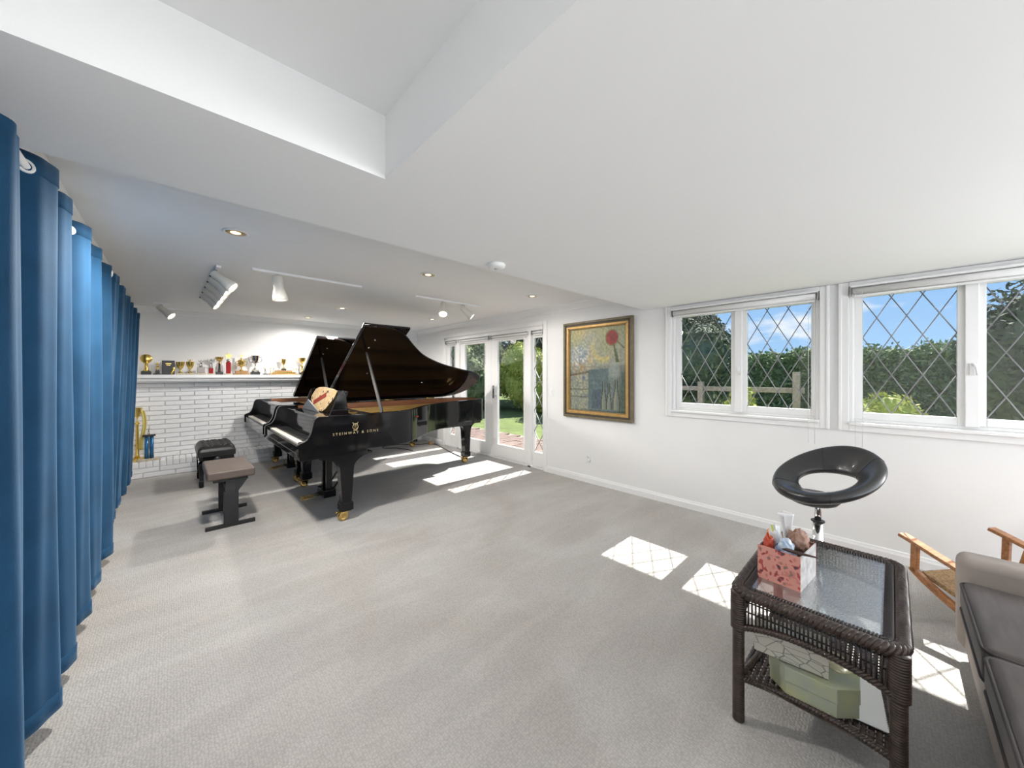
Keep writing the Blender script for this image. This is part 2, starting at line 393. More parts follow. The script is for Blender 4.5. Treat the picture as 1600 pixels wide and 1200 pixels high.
# ---------------------------------------------------------------- french doors with sidelights
d = struct('door_1'); tag(d, 'white french doors with leaded sidelights opening to the garden', 'door')
m = MB(); y0, y1 = 3.53, 6.22
m.box(XR - .024, XR + .001, y0 - .06, y0, 0, 2.22); m.box(XR - .024, XR + .001, y1, y1 + .06, 0, 2.22); m.box(XR - .024, XR + .001, y0, y1, 2.16, 2.22)
m.build('casing', TRIM, d, bevel=.004)
m = MB(); fx0, fx1 = XR + .001, XR + .12
m.box(fx0, fx1, y0, y0 + .03, 0, 2.16); m.box(fx0, fx1, y1 - .03, y1, 0, 2.16); m.box(fx0, fx1, y0, y1, 2.115, 2.16)
for yy in (3.845, 5.755): m.box(fx0, fx1, yy - .035, yy + .035, 0, 2.115)
m.box(fx0, fx1 + .03, y0, y1, 0, .025); m.build('frame', TRIM, d, bevel=.003)
def leaf(name, a, b, ga, gb, lead=False):
    """a<b leaf span in Y, ga<gb glass span"""
    gz0, gz1 = .24, 1.99; x0, x1 = XR + .045, XR + .09
    m = MB(); m.box(x0, x1, a, ga, .027, 2.113); m.box(x0, x1, gb, b, .027, 2.113); m.box(x0, x1, ga, gb, .027, gz0); m.box(x0, x1, ga, gb, gz1, 2.113)
    for q in (ga, gb - .012): m.box(x0 - .008, x0, q, q + .012, gz0, gz1)
    o = m.build(name, TRIM, d, bevel=.004)
    MB().box(XR + .066, XR + .07, ga, gb, gz0, gz1).build('pane', GLASS, o)
    if lead: lattice(gb - ga, gz1 - gz0, gb - ga, .32, o, XR + .063, gb, gz0, .006)
    return o
leaf('sidelight', 3.562, 3.808, 3.588, 3.785, True); leaf('sidelight', 5.792, 6.188, 5.904, 6.084, True)
l1 = leaf('door_leaf', 3.882, 4.798, 3.992, 4.64); l2 = leaf('door_leaf', 4.802, 5.718, 4.966, 5.583)
hx = XR + .045
m = MB(); m.box(hx - .008, hx, 4.72, 4.76, 1.02, 1.24); m.build('handle_plate', STEEL, l1, bevel=.003)
MB().tube([(hx - .005, 4.74, 1.08), (hx - .045, 4.74, 1.08), (hx - .05, 4.70, 1.08), (hx - .048, 4.62, 1.078)], .008, 8).build('lever_handle', CHROME, l1)
MB().lathe([(.001, 0), (.02, 0), (.02, .012), (.012, .02), (.001, .02)], (hx - .008, 4.74, 1.2), 14, Matrix.Rotation(-PI / 2, 3, 'Y')).build('deadbolt', STEEL, l1)
for q in (1.85, 1.1, .35): MB().tube([(hx - .006, 3.884, q - .045), (hx - .006, 3.884, q + .045)], .008, 8).build('hinge', STEEL, l1)
roller('roller_blind', 3.86, 4.77, 2.085, 'rolled blind over the near french door', XR + .04, r=.018)
roller('roller_blind', 4.83, 5.74, 2.085, 'rolled blind over the far french door', XR + .04, r=.018)
roller('roller_blind', 3.565, 3.80, 2.085, 'short rolled blind over the near sidelight', XR + .04, r=.015)
roller('roller_blind', 5.80, 6.185, 2.085, 'short rolled blind over the far sidelight', XR + .04, r=.015)

# ---------------------------------------------------------------- wall plates
def plate(name, y, z, label, cat, kind):
    t = thing(name, label, cat, (XR, y, z))
    MB().box(-.006, 0, -.036, .036, -.058, .058).build('plate', TRIM, t, bevel=.003)
    if kind: MB().box(-.011, -.005, -.014, .014, -.028, .028).build('rocker', TRIM, t, bevel=.002)
    else:
        for s in (-1, 1):
            k = MB().lathe([(.001, 0), (.017, 0), (.016, .004), (.001, .004)], (-.006, 0, s * .024), 14, Matrix.Rotation(-PI / 2, 3, 'Y')).build('socket', TRIM, t)
            mm = MB()
            for q in (-.006, .006): mm.box(-.0112, -.0098, q - .0012, q + .0012, s * .024 - .004, s * .024 + .006)
            mm.build('slot', BLACKS, k)
        MB().box(-.035, -.0105, -.035, -.005, -.03, .01).build('plug', TRIM, t, bevel=.004)
plate('light_switch', 3.387, 1.169, 'white light switch between the doors and the painting', 'switch', True)
plate('wall_outlet', 2.758, .32, 'white wall outlet below the painting', 'outlet', False)

# ================================================================ GRAND PIANOS
def catmull(pts, n=6):
    out = []; P = [Vector((*p, 0)) for p in pts]
    for i in range(len(P) - 1):
        p0, p1, p2, p3 = P[max(i - 1, 0)], P[i], P[i + 1], P[min(i + 2, len(P) - 1)]
        for k in range(n):
            t = k / n; q = .5 * ((2 * p1) + (-p0 + p2) * t + (2 * p0 - 5 * p1 + 4 * p2 - p3) * t * t + (-p0 + 3 * p1 - 3 * p2 + p3) * t ** 3); out.append((q.x, q.y))
    out.append((P[-1].x, P[-1].y)); return out
PW = 1.65
bent = catmull([(.80, 0), (.92, .005), (1.06, .035), (1.2, .125), (1.4, .32), (1.65, .525), (2.0, .70), (2.4, .83), (2.68, .905), (2.84, .97), (2.92, 1.08), (2.945, 1.25), (2.90, 1.42), (2.77, 1.56), (2.55, 1.64), (2.35, PW)], 5)
armx = [0, .02, .045, .07, .092, .105, .115, .124, .134, .15, .17, .2, .35, .5, .65]
def ztop(x):
    t = [(0, .795), (.02, .812), (.045, .82), (.07, .832), (.092, .865), (.105, .90), (.115, .945), (.124, .985), (.134, 1.01), (.15, 1.03), (.17, 1.035)]
    if x >= .17: return 1.035
    for (a, b), (c_, d_) in zip(t, t[1:]):
        if a <= x <= c_: return b + (d_ - b) * (x - a) / (c_ - a)
OUT = [(x, 0) for x in armx] + bent + [(x, PW) for x in (2.0, 1.6, 1.2, .9)] + [(x, PW) for x in reversed(armx)]
def offset(poly, dd):
    res = []
    for i, p in enumerate(poly):
        a = poly[max(i - 1, 0)]; b = poly[min(i + 1, len(poly) - 1)]
        t = Vector((b[0] - a[0], b[1] - a[1])).normalized(); res.append((p[0] - t.y * dd, p[1] + t.x * dd))
    return res
def ring(poly, inn, zb, zt):
    m = MB(); n = len(poly); vs = []
    for p, q in zip(poly, inn):
        z1 = zt(p[0]) if callable(zt) else zt
        vs += [(p[0], p[1], zb), (p[0], p[1], z1), (q[0], q[1], z1), (q[0], q[1], zb)]
    fs = []
    for i in range(n - 1):
        for k in range(4):
            fs.append((i * 4 + k, i * 4 + (k + 1) % 4, (i + 1) * 4 + (k + 1) % 4, (i + 1) * 4 + k))
    fs += [(0, 1, 2, 3), (4 * n - 1, 4 * n - 2, 4 * n - 3, 4 * n - 4)]
    return m.add(vs, fs)
def text_mesh(body, size, ext, m):
    cu = bpy.data.curves.new('lettering', 'FONT'); cu.body = body; cu.size = size; cu.extrude = ext; cu.align_x = 'CENTER'; cu.space_character = 1.6
    o = bpy.data.objects.new('lettering', cu); COL.objects.link(o); bpy.context.view_layer.update()
    me = bpy.data.meshes.new_from_object(o.evaluated_get(bpy.context.evaluated_depsgraph_get())); bpy.data.objects.remove(o); me.materials.clear(); me.materials.append(m); return me
def smooth_angle(o, a=35):
    for p in o.data.polygons: p.use_smooth = True
    try: o.data.set_sharp_from_angle(angle=R(a))
    except Exception: pass
    return o
ALPHA = R(32.4)
LM = Matrix(((1, 0, 0, 0), (0, -math.cos(ALPHA), math.sin(ALPHA), PW + .005), (0, math.sin(ALPHA), math.cos(ALPHA), 1.045), (0, 0, 0, 1)))
def leg_mesh(fl):
    pts = [(.044, .18)]
    pts.append((.065, .50))
    for k in range(1, 9):
        a = k / 8 * PI / 2; pts.append((.065 + (fl - .065) * (1 - math.cos(a)), .50 + .125 * math.sin(a)))
    pts.append((fl, .646))
    prof = [(x, z) for x, z in pts] + [(-x, z) for x, z in reversed(pts)]
    m = MB(); m.prism(prof, 'y', -.052, .052)
    m.prism([(-.058, -.058), (.058, -.058), (.058, .058), (-.058, .058)], 'z', .098, .172); m.prism([(-.05, -.05), (.05, -.05), (.05, .05), (-.05, .05)], 'z', .168, .184)
    m.prism([(-.045, -.045), (.045, -.045), (.045, .045), (-.045, .045)], 'z', .088, .1)
    return m
def caster():
    m = MB(); RX = Matrix.Rotation(PI / 2, 3, 'X')
    m.lathe([(.001, .1), (.02, .1), (.018, .07), (.001, .07)], (0, 0, 0), 12)
    for s in (-.034, .01): m.lathe([(.001, 0), (.018, 0), (.02, .004), (.040, .004), (.044, .010), (.044, .02), (.040, .026), (.02, .026), (.018, .022), (.001, .022)], (-.03, s + .024, .044), 18, RX)
    m.box(-.055, .015, -.036, -.028, .035, .082); m.box(-.055, .015, .038, .046, .035, .082); m.box(-.055, .02, -.036, .046, .072, .09)
    m.tube([(-.05, .0, .08), (-.085, .0, .085), (-.095, .0, .075)], .007, 6); m.tube([(-.03, -.05, .044), (-.03, .06, .044)], .008, 8)
    return m
def make_piano(label):
    T = thing('grand_piano', label, 'piano', (.80, 3.60, 0), 0, 'black concert grand pianos side by side')
    inn = offset(OUT, .05)
    smooth_angle(ring(OUT, inn, .685, ztop).build('rim', BLACK, T, bevel=.003), 40)
    sub = [i for i in range(len(OUT)) if OUT[i][0] > .33]
    a = [OUT[i] for i in sub]
    smooth_angle(ring(offset(a, .0505), offset(a, .056), .90, 1.03).build('inner_rim', MAHOG, T))
    sbp = offset(a, .056)
    MB().prism(sbp, 'z', .885, .90).build('soundboard', SOUND, T)
    m = ring(offset(a, .057), offset(a, .135), .925, .937); m.box(.34, .78, .06, PW - .06, .925, .937)
    for q in (.35, .62, .88, 1.12, 1.36):
        xe = 2.6 if q > .95 else (1.38 if q < .5 else 1.72 if q < .7 else 2.3)
        m.box(.7, xe, q - .014, q + .014, .925, .972)
    m.build('iron_plate', GOLDP, T)
    m = MB()
    for k in range(90):
        q = .10 + k * .016
        xe = max(p[0] for p in OUT if p[1] <= q + .03 and p[0] > .8) if q < 1.2 else 2.5
        if q < 1.2: xe = max([p[0] for p in bent if p[1] <= q] + [.95]) - .12
        m.box(.60, xe, q - .0009, q + .0009, .945, .9465)
    tag(m.build('strings', mat('string_steel', (.5, .42, .3), .3, metal=1), T), kind='stuff')
    m = MB()
    for k in range(100):
        for j in range(2): m.tube([(.50 + .035 * j + .012 * (k % 3), .12 + k * .0142, .937), (.50 + .035 * j + .012 * (k % 3), .12 + k * .0142, .965)], .003, 5)
    tag(m.build('tuning_pins', STEEL, T), kind='stuff')
    MB().box(.82, .85, .12, 1.5, .94, .985).build('damper_row', BLACKS, T, bevel=.003)
    MB().box(.88, 1.25, .14, .2, .937, .95).build('felt_strip', FELT, T)
    MB().box(.015, .62, .02, PW - .02, .645, .70).build('keybed', BLACK, T, bevel=.006)
    MB().box(.012, .04, .06, PW - .06, .70, .772).build('key_slip', BLACK, T, bevel=.004)
    for y0_ in (.052, PW - .122): MB().box(.02, .21, y0_, y0_ + .07, .70, .806).build('key_block', BLACK, T, bevel=.006)
    m = MB(); kp = (PW - .25) / 52
    for k in range(52): m.box(.04, .20, .125 + k * kp + .0005, .125 + (k + 1) * kp - .0005, .755, .785)
    tag(m.build('white_keys', IVORY, T), kind='stuff')
    m = MB()
    for k in range(51):
        if (k % 7) in (0, 2, 3, 5, 6): m.box(.095, .20, .125 + (k + 1) * kp - .006, .125 + (k + 1) * kp + .006, .785, .799)
    tag(m.build('black_keys', BLACKS, T), kind='stuff')
    MB().prism([(.195, .70), (.215, .70), (.262, .985), (.24, .985)], 'y', .053, PW - .053).build('fallboard', BLACK, T)
    MB().box(.215, .36, .052, PW - .052, .985, 1.012).build('front_board', BLACK, T, bevel=.004)
    MB().box(.33, .60, .30, 1.35, .984, 1.0).build('desk_shelf', BLACK, T, bevel=.003)
    dk = MB(); dk.prism([(.44, 1.0), (.456, 1.0), (.536, 1.25), (.52, 1.25)], 'y', .32, 1.33); dk = dk.build('music_desk', BLACK, T, bevel=.004)
    for q in (.30, 1.33): MB().prism([(.34, 1.0), (.53, 1.0), (.50, 1.24), (.475, 1.262), (.435, 1.25)], 'y', q, q + .02).build('desk_wing', BLACK, T, bevel=.003)
    # lid
    lo = [(x, PW - y + .012) for x, y in offset(OUT, -.012) if x >= .8]
    lo = [(.68, PW + .012)] + lo + [(.68, -.0)]
    lo = [(x, max(0, v)) for x, v in lo]
    smooth_angle(MB().prism(lo, 'z', 0, .026, LM, True).build('lid', BLACKLID, T, bevel=.003), 40)
    MB().box(.68, 1.215, 0, PW + .012, .029, .055, LM).build('front_flap', BLACK, T, bevel=.003)
    for q in (.75, 1.5, 2.2): MB().tube([(q, PW + .004, 1.044), (q + .16, PW + .004, 1.044)], .008, 8).build('hinge', BRASS, T)
    p0, p1 = Vector((.78, .055, 1.03)), Vector((.83, .60, 1.695)); d_ = (p1 - p0)
    m = MB(); m.tube([p0, p0 + d_ * .93, p1 - Vector((0, 0, .012))], [.019, .016, .011], 4, smooth=False); m.build('lid_prop', BLACKS, T)
    for q in ((.86, 1.45), (.84, 1.30), (1.0, .75), (1.9, .5)): MB().lathe([(.001, 0), (.012, 0), (.01, -.01), (.001, -.012)], LM @ Vector((q[0], q[1], 0)), 10).build('lid_bumper', CHROME, T)
    for lx, ly, fl in ((.43, .10, .25), (.43, PW - .10, .25), (2.66, 1.17, .17)):
        l = leg_mesh(fl).build('leg', BLACK, T, bevel=.004, loc=(lx, ly, 0)); k = caster().build('caster', BRASS, l)
        if lx > 2:
            MB().box(-.2, .2, -.14, .14, .642, .69).build('leg_plate', BLACK, l, bevel=.004)
    # pedal lyre
    L = MB().box(.40, .53, .70, .96, .055, .14).build('pedal_box', BLACK, T, bevel=.008)
    for q in (.775, .83, .885):
        MB().tube([(.42, q, .085), (.30, q, .075), (.24, q, .068), (.205, q, .06)], [.009, .011, .015, .010], 8, flat=.5).build('pedal', BRASS, L)
    for q in (.735, .885): MB().box(.44, .50, q, q + .045, .138, .648).build('lyre_post', BLACK, T, bevel=.006)
    for q in (.79, .83, .87): MB().tube([(.47, q, .13), (.47, q, .65)], .004, 6).build('pedal_rod', BRASS, T)
    for q in (.74, .92): MB().tube([(.51, q, .13), (.86, q, .66)], .009, 6).build('lyre_brace', BLACKS, T)
    MB().box(.50, 2.5, .78, .88, .66, .72).build('belly_beam', BLACKS, T)
    m = MB(); m.prism([p for p in offset(a, .05)], 'z', .70, .715); m.build('belly', BLACKS, T)
    # lettering and lyre emblem on the cheek
    GL = mat('gilt', (.50, .40, .22), .4, metal=.6)
    me = text_mesh('STEINWAY & SONS', .034, .0006, GL)
    o = bpy.data.objects.new('lettering', me); COL.objects.link(o); o.parent = T; o.location = (.50, -.0006, .848); o.rotation_euler = (PI / 2, 0, 0)
    m = MB()
    for s in (-1, 1): m.tube([(.49 + s * q[0], -.001, .89 + q[1]) for q in ((.004, 0), (.018, .006), (.026, .022), (.022, .038), (.016, .05), (.02, .062), (.028, .066))], .0032, 6)
    for q in (-.008, 0, .008): m.tube([(.49 + q, -.001, .893), (.49 + q, -.001, .948)], .0016, 5)
    m.tube([(.47, -.001, .945), (.51, -.001, .945)], .0025, 5); m.box(.472, .508, -.0025, 0, .878, .886)
    m.build('lyre_emblem', GL, T)
    return T
def copy_tree(o, parent=None):
    c_ = o.copy(); COL.objects.link(c_); c_.parent = parent
    for ch in list(o.children): copy_tree(ch, c_)
    return c_
p1_ = make_piano('nearer black concert grand piano with its lid propped open')
p2_ = copy_tree(p1_)
for ch in list(p2_.children):          # the farther piano has its music desk taken out
    if ch.name.split('.')[0] in ('music_desk', 'desk_wing'): bpy.data.objects.remove(ch, do_unlink=True)
p2_.location = (.80, 5.35, 0); p2_['label'] = 'farther black concert grand piano beside the brick hearth'

# score on the near piano desk
def plate_poly(name, pts, x0, lean, th, m, label, cat, col_fn=None):
    me = MB(); n = len(pts)
    zb = min(p[1] for p in pts)
    f = lambda p, q: (x0 + (p[1] - zb) * lean + q, p[0], p[1])
    me.add([f(p, 0) for p in pts] + [f(p, th) for p in pts], [tuple(range(n)), tuple(range(2 * n - 1, n - 1, -1))] + [(i, (i + 1) % n, n + (i + 1) % n, n + i) for i in range(n)])
    return tag(me.build(name, m), label, cat)
SM = bpy.data.materials.new('tan_score'); SM.use_nodes = True
t = SM.node_tree; b = t.nodes['Principled BSDF']; b.inputs['Roughness'].default_value = .6
tcn = t.nodes.new('ShaderNodeTexCoord'); vn = t.nodes.new('ShaderNodeTexVoronoi'); vn.inputs['Scale'].default_value = 13; t.links.new(tcn.outputs['Object'], vn.inputs['Vector'])
rn = t.nodes.new('ShaderNodeValToRGB'); rn.color_ramp.interpolation = 'CONSTANT'; rn.color_ramp.elements[0].color = (.06, .03, .02, 1); rn.color_ramp.elements[1].position = .24; rn.color_ramp.elements[1].color = (.68, .50, .29, 1)
e = rn.color_ramp.elements.new(.55); e.color = (.60, .42, .22, 1)
t.links.new(vn.outputs['Distance'], rn.inputs[0]); t.links.new(rn.outputs[0], b.inputs['Base Color'])
sc = plate_poly('illustrated_sheet', [(4.88, 1.10), (4.91, 1.16), (4.88, 1.20), (4.82, 1.255), (4.70, 1.275), (4.54, 1.282), (4.35, 1.275), (4.20, 1.268), (4.05, 1.25), (4.08, 1.17), (4.25, 1.05), (4.35, 1.016), (4.60, 1.016), (4.75, 1.06)], 1.19, .30, .006, SM, 'tan illustrated sheet with a dark red patch leaning on the near music desk', 'sheet')
pr_ = MB(); pr_.add([(1.19 + (z - 1.016) * .3, y, z) for y, z in ((4.72, 1.07), (4.76, 1.115), (4.38, 1.225), (4.34, 1.18))], [(0, 1, 2, 3)]); 
k = pr_.build('red_patch', FELT, sc, solid=.002); k.location.x = -.003
fd = plate_poly('grey_folder', [(4.99, 1.014), (4.79, 1.13), (4.29, 1.016)], 1.145, .16, .01, mat('grey_card', (.10, .115, .135), .5), 'slate grey folder at the foot of the tan sheet', 'folder')

# ================================================================ PIANO BENCHES
LEATHB = mat('brown_leatherette', (.115, .085, .07), .42, noise_amt=.2, nscale=12, bump=.25, bscale=160)
LEATH = mat('black_leather', (.012, .0115, .012), .36, bump=.25, bscale=120)
STBLK = mat('black_steel', (.012, .012, .013), .45)
bn = thing('piano_bench', 'flat brown topped bench on black steel column legs', 'bench', (.39, 4.54, 0))
MB().box(-.18, .18, -.325, .325, .455, .535).build('seat', LEATHB, bn, bevel=.018, seg=4)
MB().box(-.13, .13, -.28, .28, .425, .458).build('seat_frame', STBLK, bn, bevel=.004)
for s in (-1, 1):
    y = s * .275
    MB().box(-.185, .185, y - .018, y + .018, 0, .032).build('foot', STBLK, bn, bevel=.003)
    MB().box(-.055, .055, y - .02, y + .02, .03, .33).build('leg', STBLK, bn, bevel=.004)
    MB().box(-.042, .042, y - .013, y + .013, .30, .44).build('inner_column', BLACKS, bn, bevel=.003)
    MB().prism([(.04, .44), (.13, .44), (.055, .33), (.03, .33)], 'y', y - .02, y + .02).build('gusset', STBLK, bn)
MB().box(-.02, .02, -.26, .26, .28, .32).build('crossbar', STBLK, bn, bevel=.003)

b2 = thing('piano_bench', 'tufted black leather artist bench by the brick hearth', 'bench', (.40, 6.25, 0))
def tuft(u, v):
    x = -.19 + .38 * u; y = -.33 + .66 * v
    e_ = min(1, min(u, 1 - u) * 6); e2 = min(1, min(v, 1 - v) * 9)
    z = .445 + .075 * (math.sqrt(max(0, 1 - (1 - e_) ** 2)) * math.sqrt(max(0, 1 - (1 - e2) ** 2)))
    z += .010 * math.cos((u * 3) * 2 * PI) * math.cos(v * 5 * 2 * PI) * e_ * e2 - .016 * math.exp(-((v - .5) / .03) ** 2) * e_ * 0
    gx = abs((u * 3 + v * 5) % 1 - .5); gy = abs((u * 3 - v * 5) % 1 - .5)
    z -= .012 * (math.exp(-((.5 - gx) / .06) ** 2) + math.exp(-((.5 - gy) / .06) ** 2)) * e_ * e2
    return (x, y, z)
m = MB(); m.grid(tuft, 48, 80); m.box(-.19, .19, -.33, .33, .385, .447); m.build('cushion', LEATH, b2)
m = MB()
for i in range(7):
    for j in range(11):
        u, v = i / 6, j / 10
        if (i + j) % 2 == 1 and 0 < i < 6 and 0 < j < 10: p = tuft(u, v); m.ball((p[0], p[1], p[2] + .002), .009, seg=8, rings=5)
tag(m.build('buttons', LEATH, b2), kind='stuff')
MB().box(-.175, .175, -.315, .315, .31, .387).build('apron', BLACK, b2, bevel=.004)
for s in (-1, 1):
    MB().lathe([(.001, 0), (.012, 0), (.012, .02), (.032, .022), (.034, .03), (.034, .05), (.03, .055), (.001, .055)], (0, s * .315, .35), 16, Matrix.Rotation(-s * PI / 2, 3, 'X')).build('height_knob', BLACKS, b2)
    for s2 in (-1, 1):
        m = MB(); x, y = s * .15, s2 * .285
        def sq(h, z): return [(x - h, y - h, z), (x + h, y - h, z), (x + h, y + h, z), (x - h, y + h, z)]
        lv = [(.030, .34), (.030, .30), (.026, .28), (.020, .085), (.024, .08), (.024, .02), (.018, 0)]
        vs_ = sum([sq(h, z) for h, z in lv], []); fs_ = []
        for i in range(len(lv) - 1):
            for k2 in range(4): fs_.append((i * 4 + k2, i * 4 + (k2 + 1) % 4, (i + 1) * 4 + (k2 + 1) % 4, (i + 1) * 4 + k2))
        fs_ += [(0, 1, 2, 3), tuple(len(vs_) - 4 + k2 for k2 in (3, 2, 1, 0))]
        m.add(vs_, fs_); m.build('leg', BLACK, b2, bevel=.003)

# ================================================================ CURTAIN
def velvet():
    m = mat('blue_velvet', (.018, .074, .158), .85, sheen=.35, noise_amt=.25, nscale=5, bump=.15, bscale=250)
    b = m.node_tree.nodes['Principled BSDF']; b.inputs['Sheen Roughness'].default_value = .35; b.inputs['Sheen Tint'].default_value = (.45, .7, 1, 1); b.inputs['Specular IOR Level'].default_value = .15
    return m
VEL = velvet()
def curtain(name, ya, yb, ph, label, top_c, bot_c, amp_t, amp_b, seed):
    rnd = random.Random(seed); knots = [ya]
    while knots[-1] < yb: knots.append(knots[-1] + rnd.uniform(.15, .30))
    knots[-1] = yb; nk = len(knots); pk = [rnd.uniform(.8, 1.15) for _ in knots]
    zt_, zb_ = 2.245, .075
    def X(y, f):      # f 0 top .. 1 bottom
        i = 0
        while i < nk - 2 and knots[i + 1] < y: i += 1
        t = (y - knots[i]) / (knots[i + 1] - knots[i]); t = max(0, min(1, t))
        a = (1 if i % 2 else -1) * pk[i]; b_ = (-1 if i % 2 else 1) * pk[i + 1]
        s_ = .5 - .5 * math.cos(PI * t); v = a + (b_ - a) * s_; v = math.tanh(1.5 * v) / math.tanh(1.5)
        amp = amp_t + (amp_b - amp_t) * f; cc = top_c + (bot_c - top_c) * f
        return cc + amp * v + .008 * math.sin(y * 23 + f * 4) * (.3 + .7 * f) + .006 * math.sin(y * 51 + 3 * math.sin(y * 2.1))
    T = thing(name, label, 'curtain', (0, (ya + yb) / 2, 0)); yo = (ya + yb) / 2
    n = int((yb - ya) / .012)
    def fn(u, v):
        y = ya + (yb - ya) * u + .03 * v * math.sin(u * 40) * .5
        return (X(ya + (yb - ya) * u, v), y - yo, zt_ + (zb_ - zt_) * v)
    MB().grid(fn, n, 36).build('fabric', VEL, T, solid=.004)
    # stitched hems
    for f0, f1 in ((0, .032), (.968, 1.0)):
        MB().grid(lambda u, v: (fn(u, f0 + (f1 - f0) * v)[0] + .0035, fn(u, f0 + (f1 - f0) * v)[1], fn(u, f0 + (f1 - f0) * v)[2]), n, 2).build('hem', VEL, T, solid=.003)
    for i in range(1, nk - 1):
        y = (knots[i] + knots[i + 1]) / 2 if i < nk - 2 else knots[i]
        x = X(y, .03)
        sgn = 1 if X(y + .02, .03) > X(y - .02, .03) else -1
        mm = MB(); ang = math.atan2(.04, X(y + .02, .03) - X(y - .02, .03))
        pts = []
        for k in range(20):
            a = 2 * PI * k / 20; tdir = Vector((math.cos(ang), math.sin(ang), 0)); pts.append(Vector((x, y - yo, 2.19)) + tdir * .021 * math.cos(a) + Vector((0, 0, .021 * math.sin(a))))
        mm.tube(pts, .0065, 6, True); mm.build('grommet', mat('white_plastic', (.82, .82, .82), .35), T)
curtain('velvet_curtain', 1.2, 4.15, 0, 'nearer blue velvet curtain panel hanging to the carpet', -.408, -.405, .058, .058, 3)
curtain('velvet_curtain', 4.17, 6.92, 0, 'farther blue velvet curtain panel ending near the floor trophies', -.395, -.440, .054, .034, 5)
rd = thing('curtain_rod', 'white curtain rod above the blue curtain', 'rod', (-.40, 4, 2.19))
MB().tube([(0, -2.95, 0), (0, 2.98, 0)], .014, 12).build('rod', TRIM, rd)
for y in (-2.6, 0.17, 2.95): MB().tube([(0, y, 0), (-.088, y, 0)], .008, 8).build('bracket', TRIM, rd)

# ================================================================ PAINTING
pt = thing('framed_painting', 'abstract still life painting in a gold and olive frame', 'painting', (XR, 2.623, 1.49))
FW, FH = .518, .64
def frame(w, h, bw, x0, x1, m, name):
    q = MB()
    for (a, b_, c_, d_) in (((-w, -h), (w, -h), (w - bw, -h + bw), (-w + bw, -h + bw)), ((w, -h), (w, h), (w - bw, h - bw), (w - bw, -h + bw)), ((w, h), (-w, h), (-w + bw, h - bw), (w - bw, h - bw)), ((-w, h), (-w, -h), (-w + bw, -h + bw), (-w + bw, h - bw))):
        q.prism([a, b_, c_, d_], 'x', x0, x1)
    return q.build(name, m, pt, bevel=.004)
OLIVE = mat('olive_frame', (.20, .16, .095), .45, noise_amt=.3, nscale=18); DARKF = mat('dark_frame', (.075, .062, .045), .5); GOLDF = mat('gold_frame', (.60, .37, .13), .4, metal=.35, noise_amt=.2, nscale=20)
frame(FW, FH, .03, -.045, -.002, OLIVE, 'outer_frame'); frame(FW - .03, FH - .03, .026, -.034, -.002, DARKF, 'dark_frame'); frame(FW - .056, FH - .056, .032, -.042, -.002, GOLDF, 'gold_liner'); frame(FW - .088, FH - .088, .012, -.03, -.002, mat('dark_gold', (.32, .20, .07), .45), 'inner_lip')
cw, chh = FW - .1, FH - .1
NU, NV = 110, 140
def mixc(a, b_, t): t = max(0, min(1, t)); return tuple(p + (q - p) * t for p, q in zip(a, b_))
def blob(u, v, cu, cv, ru, rv, p=2): return math.exp(-(((u - cu) / ru) ** 2 + ((v - cv) / rv) ** 2) ** (p / 2))
